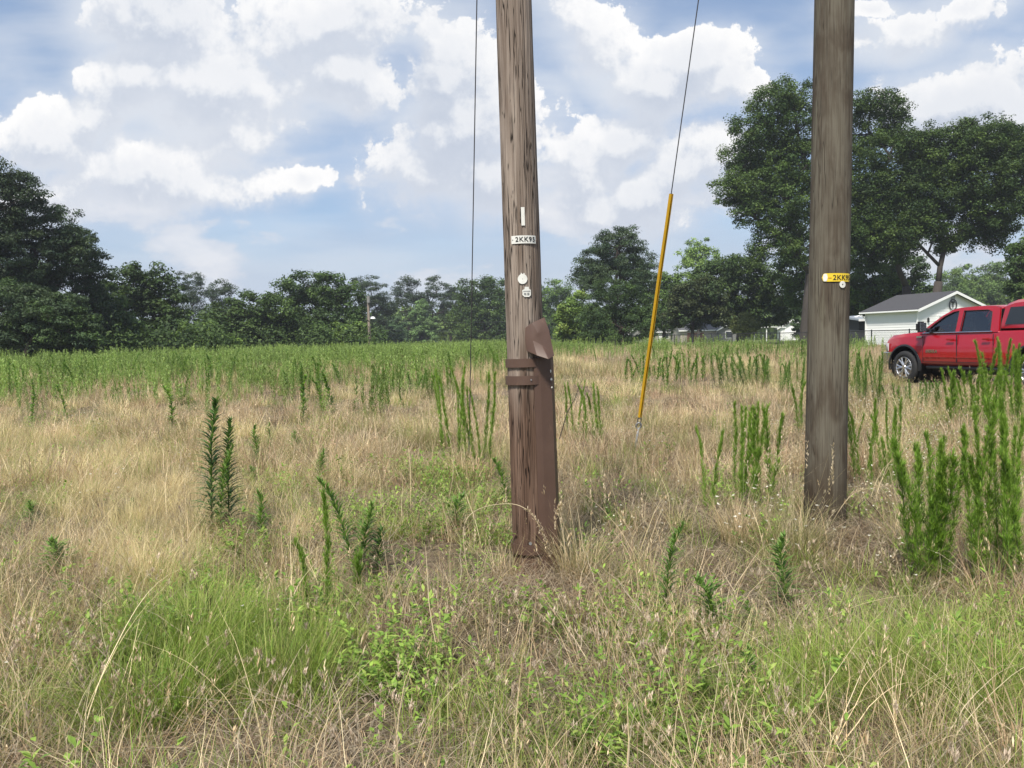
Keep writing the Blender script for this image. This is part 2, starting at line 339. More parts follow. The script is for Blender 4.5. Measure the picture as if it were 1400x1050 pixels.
# ------------------------------------------------------------------ object helpers
def tag(o, label=None, cat=None, group=None, kind=None):
    if label: o['label'] = label
    if cat: o['category'] = cat
    if group: o['group'] = group
    if kind: o['kind'] = kind
    return o
def empty(name, loc=(0, 0, 0), rz=0.0, parent=None):
    o = bpy.data.objects.new(name, None); COL.objects.link(o); o.location = loc; o.rotation_euler = (0, 0, rz)
    o.empty_display_size = .1
    if parent: o.parent = parent
    return o
class MB:
    def __init__(s): s.v = []; s.f = []
    def add(s, vs, fs, mtx=None):
        b = len(s.v)
        s.v += [tuple(mtx @ Vector(v)) if mtx else tuple(v) for v in vs]
        s.f += [tuple(i + b for i in f) for f in fs]; return s
    def box(s, c, d, mtx=None, bev=0.0):
        x, y, z = c; a, b, e = d[0] / 2, d[1] / 2, d[2] / 2
        if bev <= 0:
            vs = [(x + i * a, y + j * b, z + k * e) for i in (-1, 1) for j in (-1, 1) for k in (-1, 1)]
            fs = [(0, 1, 3, 2), (4, 6, 7, 5), (0, 4, 5, 1), (2, 3, 7, 6), (0, 2, 6, 4), (1, 5, 7, 3)]
            return s.add(vs, fs, mtx)
        bm = bmesh.new(); bmesh.ops.create_cube(bm, size=1)
        for v in bm.verts: v.co = Vector((x + v.co.x * d[0], y + v.co.y * d[1], z + v.co.z * d[2]))
        bmesh.ops.bevel(bm, geom=bm.edges[:], offset=bev, segments=2, affect='EDGES')
        bm.verts.index_update()
        s.add([v.co[:] for v in bm.verts], [tuple(q.index for q in f.verts) for f in bm.faces], mtx); bm.free(); return s
    def tube(s, pts, rad, n=8, mtx=None, cap=True):
        pts = [Vector(p) for p in pts]; rs = rad if hasattr(rad, '__len__') else [rad] * len(pts)
        vs = []; fs = []; up = None
        for i, p in enumerate(pts):
            t = (pts[min(i + 1, len(pts) - 1)] - pts[max(i - 1, 0)]).normalized()
            if up is None: up = t.orthogonal().normalized()
            up = (up - t * up.dot(t)).normalized(); w = t.cross(up)
            for k in range(n):
                a = 2 * PI * k / n; vs.append(p + (up * math.cos(a) + w * math.sin(a)) * rs[i])
        for i in range(len(pts) - 1):
            for k in range(n):
                a = i * n + k; b = i * n + (k + 1) % n; fs.append((a, b, b + n, a + n))
        if cap: fs.append(tuple(range(n))[::-1]); fs.append(tuple((len(pts) - 1) * n + k for k in range(n)))
        return s.add(vs, fs, mtx)
    def lathe(s, prof, n=24, mtx=None, axis='z'):
        vs = []; fs = []
        for r, h in prof:
            for k in range(n):
                a = 2 * PI * k / n
                vs.append((r * math.cos(a), r * math.sin(a), h) if axis == 'z' else (r * math.cos(a), h, r * math.sin(a)))
        for i in range(len(prof) - 1):
            for k in range(n):
                a = i * n + k; b = i * n + (k + 1) % n; fs.append((a, b, b + n, a + n))
        return s.add(vs, fs, mtx)
    def loft(s, rings, cap=True, closed=True, mtx=None):
        n = len(rings[0]); vs = [v for r in rings for v in r]; fs = []
        for i in range(len(rings) - 1):
            for k in range(n if closed else n - 1):
                a = i * n + k; b = i * n + (k + 1) % n; fs.append((a, b, b + n, a + n))
        if cap and closed: fs.append(tuple(range(n))[::-1]); fs.append(tuple((len(rings) - 1) * n + k for k in range(n)))
        return s.add(vs, fs, mtx)
    def prism(s, poly, y0, y1, fn=None, mtx=None):      # poly in (x,z), extruded along y
        n = len(poly); vs = [(x, y0, z) for x, z in poly] + [(x, y1, z) for x, z in poly]
        fs = [tuple(range(n)), tuple(range(n, 2 * n))[::-1]] + [(i, i + n, (i + 1) % n + n, (i + 1) % n) for i in range(n)]
        return s.add(vs, fs, mtx)
    def build(s, name, mat, parent=None, smooth=False, loc=None):
        me = bpy.data.meshes.new(name); me.from_pydata(s.v, [], s.f); me.update()
        bm = bmesh.new(); bm.from_mesh(me); bmesh.ops.recalc_face_normals(bm, faces=bm.faces[:]); bm.to_mesh(me); bm.free()
        if smooth: me.shade_smooth()
        me.materials.append(mat)
        o = bpy.data.objects.new(name, me); COL.objects.link(o)
        if parent: o.parent = parent
        if loc is not None: o.location = loc
        return o
def smooth_by_angle(o, ang=35):
    me = o.data; bm = bmesh.new(); bm.from_mesh(me)
    for f in bm.faces: f.smooth = True
    for e in bm.edges:
        if len(e.link_faces) == 2 and e.calc_face_angle(0) > R(ang): e.smooth = False
    bm.to_mesh(me); bm.free(); return o
def bake_mods(o):
    dg = bpy.context.evaluated_depsgraph_get(); dg.update()
    me = bpy.data.meshes.new_from_object(o.evaluated_get(dg)); o.modifiers.clear(); o.data = me; return o
def np_mesh(name, V, F, C=None, mat=None, smooth=False):
    me = bpy.data.meshes.new(name); V = np.asarray(V, np.float32); F = np.asarray(F, np.int32)
    k = F.shape[1]
    me.vertices.add(len(V)); me.vertices.foreach_set('co', V.ravel())
    me.loops.add(F.size); me.loops.foreach_set('vertex_index', F.ravel())
    me.polygons.add(len(F)); me.polygons.foreach_set('loop_start', np.arange(len(F), dtype=np.int32) * k)
    me.polygons.foreach_set('loop_total', np.full(len(F), k, np.int32))
    if smooth: me.polygons.foreach_set('use_smooth', np.ones(len(F), bool))
    me.update(calc_edges=True)
    if C is not None:
        at_ = me.color_attributes.new('Col', 'FLOAT_COLOR', 'POINT')
        cc = np.ones((len(V), 4), np.float32); cc[:, :3] = C; at_.data.foreach_set('color', cc.ravel())
    if mat: me.materials.append(mat)
    return me
def mobj(name, me, parent=None, loc=None):
    o = bpy.data.objects.new(name, me); COL.objects.link(o)
    if parent: o.parent = parent
    if loc is not None: o.location = loc
    return o
def text_mesh(s, size, extrude=.0008, bold=.0, space=1.0):
    cu = bpy.data.curves.new('t', 'FONT'); cu.body = s; cu.size = size; cu.extrude = extrude; cu.offset = bold
    cu.align_x = 'CENTER'; cu.align_y = 'CENTER'; cu.space_character = space; cu.resolution_u = 3
    o = bpy.data.objects.new('t', cu); COL.objects.link(o)
    dg = bpy.context.evaluated_depsgraph_get(); dg.update()
    me = bpy.data.meshes.new_from_object(o.evaluated_get(dg)); bpy.data.objects.remove(o); bpy.data.curves.remove(cu)
    return me

# ------------------------------------------------------------------ leaf and blade geometry (numpy)
def ribbons(rs, P0, azm, lean, L, bend, w, segs=4, twist=.5, tip=.12, az_drift=0.0, pw=1.0):
    n = len(P0); P = P0.copy(); vs = np.zeros((n, segs + 1, 2, 3)); a = azm.copy()
    tw = rs.uniform(-twist, twist, n)
    for i in range(segs + 1):
        t = i / segs
        ww = w * (tip + (1 - tip) * (1 - t) ** pw) if i < segs else w * tip
        ph = lean + bend * t ** 1.3
        side = np.stack([-np.sin(a + tw), np.cos(a + tw), np.zeros(n)], -1)
        vs[:, i, 0] = P - side * ww[:, None] / 2; vs[:, i, 1] = P + side * ww[:, None] / 2
        st = L / segs
        P = P + np.stack([np.sin(ph) * np.cos(a), np.sin(ph) * np.sin(a), np.cos(ph)], -1) * st[:, None]
        a = a + az_drift * rs.uniform(-1, 1, n)
    vs[..., 2] = np.maximum(vs[..., 2], .004)
    idx = np.arange(n * (segs + 1) * 2).reshape(n, segs + 1, 2)
    F = np.stack([idx[:, :-1, 0], idx[:, :-1, 1], idx[:, 1:, 1], idx[:, 1:, 0]], -1).reshape(-1, 4)
    return vs.reshape(-1, 3), F, P
def lances(rs, P0, azm, lean, L, w, droop=.35):     # narrow leaves: 2 quads, widest in the middle
    n = len(P0); d0 = np.stack([np.sin(lean) * np.cos(azm), np.sin(lean) * np.sin(azm), np.cos(lean)], -1)
    l2 = lean + droop; d1 = np.stack([np.sin(l2) * np.cos(azm), np.sin(l2) * np.sin(azm), np.cos(l2)], -1)
    side = np.stack([-np.sin(azm), np.cos(azm), np.zeros(n)], -1); W_ = w[:, None]; LL = L[:, None]
    M1 = P0 + d0 * LL * .5; T = M1 + d1 * LL * .5
    V = np.stack([P0 - side * W_ * .15, P0 + side * W_ * .15, M1 + side * W_ * .5, M1 - side * W_ * .5, T + side * W_ * .06, T - side * W_ * .06], 1)
    idx = np.arange(n * 6).reshape(n, 6)
    F = np.concatenate([idx[:, [0, 1, 2, 3]], idx[:, [3, 2, 4, 5]]], 0)
    return V.reshape(-1, 3), F
def cols(rs, n, per, palette, jit=.15):
    pal = np.array(palette); k = rs.randint(0, len(pal), n); f = rs.rand(n, 1)
    c = pal[k] * (1 - f) + pal[rs.randint(0, len(pal), n)] * f
    c = c * rs.uniform(1 - jit, 1 + jit, (n, 1)); return np.repeat(c, per, 0)
class NB:     # accumulates numpy pieces (all quads)
    def __init__(s): s.V = []; s.F = []; s.C = []; s.n = 0
    def add(s, V, F, C): s.V.append(V); s.F.append(F + s.n); s.C.append(C); s.n += len(V)
    def mesh(s, name, mat): return np_mesh(name, np.concatenate(s.V), np.concatenate(s.F), np.concatenate(s.C), mat)

STRAW = [(.70, .56, .36), (.54, .40, .235), (.80, .67, .46), (.36, .25, .145)]
BLOND = [(.78, .65, .38), (.85, .74, .48), (.66, .55, .30), (.50, .46, .22)]
THATCH = [(.40, .345, .26), (.29, .24, .175), (.48, .41, .31), (.20, .15, .105)]
RUST = [(.50, .33, .22), (.62, .45, .31), (.36, .235, .155), (.70, .55, .38)]
GREEN = [(.20, .31, .05), (.28, .38, .07), (.12, .21, .032), (.40, .42, .14)]
OLIVE = [(.22, .25, .08), (.31, .31, .13), (.15, .18, .06), (.42, .38, .19)]
BROAD = [(.19, .31, .055), (.27, .40, .075), (.13, .23, .045), (.33, .43, .10)]

def clump(seed, n, rad, L, lean, bend, w, pal, segs=5, drift=.25, z0=0.0, flat=False):
    rs = np.random.RandomState(seed)
    r = rad * np.sqrt(rs.rand(n)); th = rs.rand(n) * 2 * PI
    P = np.stack([r * np.cos(th), r * np.sin(th), np.full(n, z0) + (rs.rand(n) * .07 if flat else 0)], -1)
    azm = rs.rand(n) * 2 * PI if flat else th + rs.normal(0, .9, n)
    V, F, tips = ribbons(rs, P, azm, rs.uniform(*lean, n), rs.uniform(*L, n), rs.uniform(*bend, n), rs.uniform(*w, n), segs, az_drift=drift)
    C = cols(rs, n, (segs + 1) * 2, pal)
    return V, F, C, tips
def seed_heads(rs, tips, pal, size=(.006, .011), L=(.05, .12), per=10):
    """small elongated husks gathered round a stalk tip"""
    n = len(tips); k = per; T = np.repeat(tips, k, 0); m = n * k
    LL = np.repeat(rs.uniform(*L, n), k)
    T = T - np.stack([rs.normal(0, .003, m), rs.normal(0, .003, m), rs.rand(m) * LL], -1)
    V, F = lances(rs, T, rs.rand(m) * 2 * PI, rs.uniform(.15, .7, m), rs.uniform(.012, .026, m), rs.uniform(*size, m), .2)
    return V, F, cols(rs, m, 6, pal)

LIB = {}
def lib(kind, meshes):
    c = bpy.data.collections.new('library_' + kind)
    for i, me in enumerate(meshes):
        o = bpy.data.objects.new('%s_clump_%02d' % (kind, i), me); c.objects.link(o)
    LIB[kind] = (c, len(meshes))
def make_lib():
    g = M['grass']; out = []
    for s, pal in enumerate([STRAW, RUST + STRAW[:1], THATCH + STRAW[:1], STRAW + BLOND]):                                                      # dry straw tuft, near
        b = NB(); V, F, C, T = clump(10 + s, 26, .11, (.18, .40), (.05, .9), (.2, 1.6), (.0024, .0046), pal, segs=6); b.add(V, F, C)
        V, F, C, T = clump(30 + s, 7, .10, (.38, .66), (.05, .8), (.5, 1.7), (.0026, .0042), STRAW, segs=8); b.add(V, F, C)
        rs = np.random.RandomState(s); V, F, C = seed_heads(rs, T[:2], STRAW, (.0025, .0045), (.03, .08), 8); b.add(V, F, C)
        out.append(b.mesh('straw', g))
    lib('straw', out); out = []
    for s in range(4):                                                      # blond hair-fine tuft
        b = NB(); V, F, C, T = clump(60 + s, 64, .09, (.18, .38), (.02, .85), (.3, 1.4), (.0018, .0032), BLOND, segs=6); b.add(V, F, C)
        out.append(b.mesh('blond', g))
    lib('blond', out); out = []
    for s in range(4):                                                      # matted thatch
        b = NB(); V, F, C, T = clump(90 + s, 44, .22, (.14, .40), (1.0, 1.65), (-.25, .55), (.0024, .0052), THATCH + [STRAW[3], (.13, .09, .065)], drift=.35, flat=True); b.add(V, F, C)
        out.append(b.mesh('thatch', g))
    lib('thatch', out); out = []
    for s in range(4):                                                      # fresh green grass
        b = NB(); V, F, C, T = clump(120 + s, 44, .08, (.18, .42), (.05, .9), (.4, 1.8), (.003, .0060), [GREEN, GREEN, OLIVE + GREEN[1:3], GREEN[:3]][s], segs=7); b.add(V, F, C)
        V, F, C, T = clump(140 + s, 4, .08, (.18, .4), (.1, .8), (.2, .9), (.002, .0032), STRAW); b.add(V, F, C)
        out.append(b.mesh('green', g))
    lib('green', out); out = []
    for s in range(3):                                                      # olive tuft, half dry
        b = NB(); V, F, C, T = clump(160 + s, 42, .10, (.18, .42), (.05, .8), (.3, 1.4), (.0026, .0048), OLIVE + STRAW[:1]); b.add(V, F, C)
        out.append(b.mesh('olive', g))
    lib('olive', out); out = []
    for s in range(4):                                                      # broad-leaved ground weeds
        rs = np.random.RandomState(200 + s); b = NB(); ns = 12
        th = rs.rand(ns) * 2 * PI; r = .10 * np.sqrt(rs.rand(ns)); P = np.stack([r * np.cos(th), r * np.sin(th), np.zeros(ns)], -1)
        V, F, T = ribbons(rs, P, th, rs.uniform(.1, .7, ns), rs.uniform(.08, .24, ns), rs.uniform(0, .6, ns), np.full(ns, .003), 3)
        b.add(V, F, cols(rs, ns, 8, BROAD))
        m = ns * 9; k = np.repeat(np.arange(ns), 9); tt = rs.uniform(.35, 1.05, m)[:, None]
        Q = P[k] * (1 - tt) + T[k] * tt
        V, F = lances(rs, Q, rs.rand(m) * 2 * PI, rs.uniform(.6, 1.5, m), rs.uniform(.022, .045, m), rs.uniform(.010, .019, m), .4)
        b.add(V, F, cols(rs, m, 6, BROAD)); out.append(b.mesh('broad', g))
    lib('broad', out); out = []
    for s in range(3):                                                      # tall pale seed stalks
        rs = np.random.RandomState(230 + s); b = NB()
        V, F, C, T = clump(240 + s, 9, .07, (.45, .78), (.03, .42), (.0, .6), (.0022, .0034), STRAW[:1] + BLOND[:2], segs=7); b.add(V, F, C)
        V, F, C = seed_heads(rs, T, [(.66, .56, .40), (.58, .47, .31)], (.004, .007), (.10, .22), 20); b.add(V, F, C)
        out.append(b.mesh('stalk', g))
    lib('stalk', out); out = []
    for s in range(6):                                                      # long single arching culms
        rs = np.random.RandomState(800 + s); b = NB()
        V, F, C, T = clump(810 + s, 4, .05, (.35, .80), (.1, .9), (.5, 2.0), (.0030, .0048), STRAW[:1] + STRAW[2:3] + BLOND[:2], segs=11, drift=.12); b.add(V, F, C)
        V, F, C = seed_heads(rs, T[:1], STRAW, (.003, .006), (.04, .10), 14); b.add(V, F, C)
        out.append(b.mesh('culm', g))
    lib('culm', out); out = []
    for s in range(3):                                                      # little white flowers
        rs = np.random.RandomState(260 + s); b = NB(); ns = 10
        V, F, C, T = clump(270 + s, ns, .14, (.14, .34), (.05, .6), (0, .5), (.0014, .002), OLIVE + STRAW[:1]); b.add(V, F, C)
        m = ns * 6; Q = np.repeat(T, 6, 0)
        V, F = lances(rs, Q, rs.rand(m) * 2 * PI, rs.uniform(.9, 1.5, m), rs.uniform(.009, .016, m), rs.uniform(.007, .012, m), .2)
        b.add(V, F, cols(rs, m, 6, [(.72, .70, .62), (.80, .79, .72), (.60, .55, .45)])); out.append(b.mesh('flower', g))
    lib('flower', out); out = []
    for s in range(3):                                                      # fluffy pinkish clover heads
        rs = np.random.RandomState(290 + s); b = NB(); ns = 9
        V, F, C, T = clump(300 + s, ns, .12, (.10, .26), (.05, .7), (0, .5), (.0014, .002), OLIVE + RUST[:1]); b.add(V, F, C)
        V, F, C = seed_heads(rs, T + np.array([0, 0, .006]), [(.58, .48, .38), (.64, .54, .43), (.46, .36, .28)], (.003, .005), (.02, .035), 18); b.add(V, F, C)
        out.append(b.mesh('clover', g))
    lib('clover', out)
    # mid-distance versions: wider blades, larger patches
    out = []
    for s in range(4):
        b = NB(); V, F, C, T = clump(320 + s, 60, .26, (.20, .52), (.03, .85), (.2, 1.3), (.006, .011), [STRAW, RUST, BLOND, THATCH + RUST][s], segs=4); b.add(V, F, C)
        rs = np.random.RandomState(s); V, F, C = seed_heads(rs, T[:16], [RUST, STRAW, STRAW, RUST][s], (.007, .012), (.06, .14), 4); b.add(V, F, C)
        out.append(b.mesh('midstraw', g))
    lib('midstraw', out); out = []
    for s in range(3):
        b = NB(); V, F, C, T = clump(340 + s, 90, .24, (.16, .42), (.03, .8), (.1, .9), (.004, .009), [GREEN, OLIVE, OLIVE + GREEN][s], segs=3); b.add(V, F, C)
        out.append(b.mesh('midgreen', g))
    lib('midgreen', out)
    out = []
    for s in range(4):                                                      # far: patches 1 m across
        b = NB(); V, F, C, T = clump(360 + s, 130, .65, (.25, .60), (.03, .5), (.1, .7), (.012, .026), [BLOND, RUST, OLIVE + STRAW, THATCH + STRAW][s], segs=3); b.add(V, F, C)
        out.append(b.mesh('farstraw', g))
    lib('farstraw', out)
    out = []
    for s in range(5):                                                      # far band of upright green weeds (several stems per patch)
        b = NB(); rs = np.random.RandomState(380 + s); ns = 7
        bx = rs.uniform(-.5, .5, (ns, 2)); hh = rs.uniform(.45, 1.05, ns)
        for i in range(ns):
            m = 70; t = rs.rand(m) ** .85
            Q = np.stack([bx[i, 0] + rs.normal(0, .012, m), bx[i, 1] + rs.normal(0, .012, m), hh[i] * (.12 + .88 * t)], -1)
            V, F = lances(rs, Q, rs.rand(m) * 2 * PI, rs.uniform(.25, .95, m), rs.uniform(.06, .12, m) * (1.15 - .5 * t), rs.uniform(.011, .02, m), .3)
            b.add(V, F, cols(rs, m, 6, [(.16, .25, .06), (.23, .34, .085), (.32, .41, .14)]))
        out.append(b.mesh('farweed', M['weed']))
    lib('farweed', out)
make_lib()

def scatter(name, kind, pts, seed, smin, smax, tilt=.12, tintr=(-.3, .3), mat=None):
    """one object: vertices carry a rotation, size, variant and tone, and a small node tree grows a clump on each"""
    rs = np.random.RandomState(seed); n = len(pts); coll, nv = LIB[kind]
    me = bpy.data.meshes.new(name); me.vertices.add(n); me.vertices.foreach_set('co', np.asarray(pts, np.float32).ravel())
    def attr(nm, typ, arr, key='value'):
        a = me.attributes.new(nm, typ, 'POINT'); a.data.foreach_set(key, np.asarray(arr).ravel())
    rot = np.stack([rs.normal(0, tilt, n), rs.normal(0, tilt, n), rs.rand(n) * 2 * PI], -1).astype(np.float32)
    attr('rot', 'FLOAT_VECTOR', rot, 'vector'); attr('scl', 'FLOAT', (smin + (smax - smin) * rs.rand(n) ** 1.3).astype(np.float32))
    pa = np.asarray(pts); X_, Y_ = pa[:, 0], pa[:, 1]; ws = 1 / (1 + Y_ / 14)
    fld = np.sin(X_ * 2.9 * ws + 1.7 * np.sin(Y_ * 1.3 * ws + seed)) + np.sin(Y_ * 2.6 * ws - X_ * 1.2 * ws + 1.3 * np.sin(X_ * 1.7 * ws))
    ii = np.floor(((fld + 2) / 4 * nv * 1.3 + rs.uniform(-.7, .7, n)) % nv).astype(np.int32).clip(0, nv - 1)     # neighbours tend to be of one sort
    attr('idx', 'INT', ii); attr('shade', 'FLOAT', (rs.uniform(*tintr, n) * 2 + .22 * np.sin(X_ * 3.7 * ws + seed) * np.sin(Y_ * 4.1 * ws)).astype(np.float32))
    me.update(); o = mobj(name, me)
    ng = bpy.data.node_groups.get('grow_' + kind)
    if not ng:
        ng = bpy.data.node_groups.new('grow_' + kind, 'GeometryNodeTree')
        ng.interface.new_socket('Geometry', in_out='INPUT', socket_type='NodeSocketGeometry')
        ng.interface.new_socket('Geometry', in_out='OUTPUT', socket_type='NodeSocketGeometry')
        N, L = ng.nodes, ng.links
        gi = N.new('NodeGroupInput'); go = N.new('NodeGroupOutput'); ip = N.new('GeometryNodeInstanceOnPoints')
        ci = N.new('GeometryNodeCollectionInfo'); ci.inputs['Collection'].default_value = coll
        ci.inputs['Separate Children'].default_value = True; ci.inputs['Reset Children'].default_value = True
        def na(nm, typ):
            x = N.new('GeometryNodeInputNamedAttribute'); x.data_type = typ; x.inputs[0].default_value = nm
            return [s for s in x.outputs if s.enabled and s.name == 'Attribute'][0]
        L.new(gi.outputs[0], ip.inputs['Points']); L.new(ci.outputs[0], ip.inputs['Instance']); ip.inputs['Pick Instance'].default_value = True
        L.new(na('idx', 'INT'), ip.inputs['Instance Index'])
        er = N.new('FunctionNodeEulerToRotation'); L.new(na('rot', 'FLOAT_VECTOR'), er.inputs[0]); L.new(er.outputs[0], ip.inputs['Rotation'])
        L.new(na('scl', 'FLOAT'), ip.inputs['Scale']); L.new(ip.outputs[0], go.inputs[0])
    md = o.modifiers.new('grow', 'NODES'); md.node_group = ng
    return o

# ------------------------------------------------------------------ ground
def grid_sheet(name, xs, ys, mat, dz=0.0, keep=None):
    X, Y = np.meshgrid(xs, ys); Z = gz_np(X, Y) + dz
    V = np.stack([X, Y, Z], -1).reshape(-1, 3); nx = len(xs)
    i = np.arange(len(ys) - 1)[:, None] * nx + np.arange(nx - 1)[None]
    F = np.stack([i, i + 1, i + nx + 1, i + nx], -1).reshape(-1, 4)
    if keep is not None:
        c = V[F].mean(1); F = F[keep(c[:, 0], c[:, 1])]
    return mobj(name, np_mesh(name, V, F, None, mat, True))
def spaced(a, b, fine, far): # symmetric, fine in the middle
    m = np.arange(a, b, fine); return m
xs = np.unique(np.concatenate([np.arange(-14, 14, .25), np.linspace(-60, 60, 81), np.linspace(-900, 900, 41)]))
ys = np.unique(np.concatenate([np.arange(-4, 24, .25), np.linspace(-60, 110, 90), np.linspace(110, 1500, 40)]))
grd = grid_sheet('ground', xs, ys, mat_ground()); tag(grd, kind='structure')
FA, FB = Vector((8.6, 95.0)), Vector((28.3, 40.0))     # fence line, far end to near end
def fence_side(x, y):      # > 0 on the yard's side of the fence
    d = FB - FA; return (x - FA.x) * (-d.y) + (y - FA.y) * d.x
lawn = grid_sheet('lawn', np.linspace(2, 130, 110), np.linspace(38, 210, 110), mat_lawn(), .05,
                  keep=lambda x, y: (fence_side(x, y) > -8) & (x > 6)); tag(lawn, kind='structure')
#PART2
# ------------------------------------------------------------------ utility poles
def pole_mesh(name, base, top, r0, r1, mat, seed, groove=1.0, parent=None):
    """wooden pole as a fine tube along a straight, leaning axis with long drying cracks cut into it"""
    rs = np.random.RandomState(seed); na, nz = 168, 300
    base = Vector(base); ax = Vector(top) - base; Lh = ax.length
    t = np.linspace(0, 1, nz) ** 1.35; t[0] = -0.02
    th = np.linspace(0, 2 * PI, na, endpoint=False)
    T, A = np.meshgrid(t, th, indexing='ij'); Z = T * Lh
    rad = r0 + (r1 - r0) * T
    rad = rad * (1 + .012 * np.sin(2 * A + 1) + .010 * np.sin(3 * A + Z * .6))
    rad = rad - .0012 * groove * (1 + np.sin(A * 31 + 3 * np.sin(Z * 1.7 + A * 3))) - .001 * groove * np.sin(A * 57 + 2 * np.sin(Z * 2.3))
    for k in range(int(54 * groove)):
        a0 = rs.rand() * 2 * PI; z0 = rs.rand() ** 1.3 * 5; ln = rs.uniform(.2, 1.6); dp = rs.uniform(.002, .008) * groove; wd = rs.uniform(.012, .03)
        da = (A - a0 - .03 * np.sin(Z * 3 + k) + PI) % (2 * PI) - PI
        env = np.clip(1 - ((Z - z0) / ln) ** 2, 0, 1)
        rad = rad - dp * env * np.exp(-(da / wd) ** 2)
    q = ax.to_track_quat('Z', 'X').to_matrix(); Q = np.array(q)
    loc = np.stack([rad * np.cos(A), rad * np.sin(A), Z], -1).reshape(-1, 3)
    V = loc @ Q.T
    i = np.arange(nz - 1)[:, None] * na; k = np.arange(na)[None]; k2 = (k + 1) % na
    F = np.stack([i + k, i + k2, i + na + k2, i + na + k], -1).reshape(-1, 4)
    me = np_mesh(name, V, F, None, mat, True)
    o = mobj(name, me, parent)
    return o, q
def wrap(me, q, rr, zc, ang, radial):
    """bend a flat mesh (x across, y up, z out) round the pole at height zc and angle ang"""
    for v in me.vertices:
        a = ang + v.co.x / rr; r = rr + radial + v.co.z
        v.co = q @ Vector((r * math.cos(a), r * math.sin(a), zc + v.co.y))
    me.update(); return me
def plate(w, h, t=.0015, nx=10, rnd=0.0, holes=None):
    b = MB(); n = nx
    def yy(x):     # rounded ends
        if rnd <= 0: return h / 2
        d = max(0, abs(x) - (w / 2 - rnd)); return max(.0005, math.sqrt(max(0, rnd * rnd - d * d)) * (h / 2) / rnd)
    vs = []
    for i in range(n + 1):
        x = -w / 2 + w * i / n; y = yy(x)
        vs += [(x, -y, 0), (x, y, 0), (x, -y, t), (x, y, t)]
    fs = []
    for i in range(n):
        a = 4 * i; c = a + 4
        fs += [(a, c, c + 1, a + 1), (a + 2, a + 3, c + 3, c + 2), (a, a + 2, c + 2, c), (a + 1, c + 1, c + 3, a + 3)]
    fs += [(0, 1, 3, 2), (4 * n, 4 * n + 2, 4 * n + 3, 4 * n + 1)]
    b.add(vs, fs); return b
def disc(r, t=.0015, n=20, squash=1.0, hole=0.0):
    b = MB(); vs = [];
    rr = hole if hole else .0004
    for k in range(n):
        a = 2 * PI * k / n; c, s_ = math.cos(a), math.sin(a)
        vs += [(rr * c, rr * s_, 0), (r * c, r * s_ * squash, 0), (r * c, r * s_ * squash, t), (rr * c, rr * s_, t)]
    fs = []
    for k in range(n):
        a = 4 * k; d = 4 * ((k + 1) % n)
        for j in range(4): fs.append((a + j, d + j, d + (j + 1) % 4, a + (j + 1) % 4))
    b.add(vs, fs); return b
def axis_at(base, top, py, Y):      # point on the axis at a picture height
    best = None
    for i in range(2000):
        p = base.lerp(top, i / 2000 * .6); _, y = project(p.x, p.y, p.z)
        if best is None or abs(y - py) < best[0]: best = (abs(y - py), (p - base).length)
    return best[1]
# ---- the old pole
PB = ground_at(728, 780)
pt = at(702, 0, PB.y); dirv = (pt - PB).normalized(); PT = PB + dirv * 9.6
pole = empty('utility_pole', PB); tag(pole, 'old weathered wooden utility pole with a brown steel brace, mid-view', 'utility pole')
def local_top(B, T): return T - B
shaft, Q1 = pole_mesh('shaft', (0, 0, 0), PT - PB, .1235, .095, M['pole_old'], 3, 1.0, pole)
Q1 = Q1
def face_ang(q, B, zc, off):       # angle round the pole that looks at the camera, shifted sideways by off metres
    v = q.transposed() @ (EYE - B); return math.atan2(v.y, v.x) + off
def pole_r(z, r0, r1, L=9.6): return r0 + (r1 - r0) * z / L
def on_pole(kind, me_or_mb, px, py, B, T, q, r0, r1, mat, parent, radial=.003, tiltr=0.0):
    zc = axis_at(B, T, py, B.y); rr = pole_r(zc, r0, r1); p = B + (T - B).normalized() * zc
    cx, _ = project(p.x, p.y, p.z); off = (px - cx) * (B.y - rr) / FPX
    a = face_ang(q, B, zc, 0) + math.asin(max(-.95, min(.95, off / rr)))
    o = me_or_mb.build(kind, mat, parent) if isinstance(me_or_mb, MB) else mobj(kind, me_or_mb, parent)
    if not isinstance(me_or_mb, MB): o.data.materials.clear(); o.data.materials.append(mat)
    if tiltr: o.data.transform(Matrix.Rotation(tiltr, 4, 'Z'))
    wrap(o.data, q, rr, zc, a, radial); return o
S1 = 5.0 / FPX      # metres per photo pixel at the pole
k1 = dict(B=PB, T=PT, q=Q1, r0=.1235, r1=.095)
np_ = on_pole('number_plate', plate(34 * S1, 10.5 * S1, rnd=.0), 716.5, 331, mat=M['tagwhite'], parent=pole, radial=.003, **k1)
tx = on_pole('lettering', text_mesh('2KK95', 8.8 * S1, .0006, .0003, 1.12), 718.5, 331, mat=M['letter'], parent=np_, radial=.0062, **k1)
for (x_, y_) in ((701.5, 331), (731.5, 331)): on_pole('nail', disc(.0028, .003, 10), x_, y_, mat=M['steel'], parent=np_, radial=.004, **k1)
on_pole('marker_strip', plate(4.6 * S1, 24 * S1), 715, 300, mat=M['tagwhite'], parent=pole, radial=.003, **k1)
rt = on_pole('round_tag', disc(6.2 * S1, .0015, 24, 1.08, .0022), 714.5, 383.5, mat=M['tagwhite'], parent=pole, radial=.003, **k1)
ear = MB().add([(-.012, .024, 0), (-.004, .022, 0), (-.003, .036, 0), (-.008, .040, 0), (.004, .022, 0), (.014, .020, 0), (.013, .036, 0), (.007, .037, 0)], [(0, 1, 2, 3), (4, 5, 6, 7)])
on_pole('torn_flap', ear, 714.5, 383.5, mat=M['tagwhite'], parent=rt, radial=.004, **k1)
sq = MB(); w_, h_ = 5.6 * S1, 6.2 * S1; c_ = .012
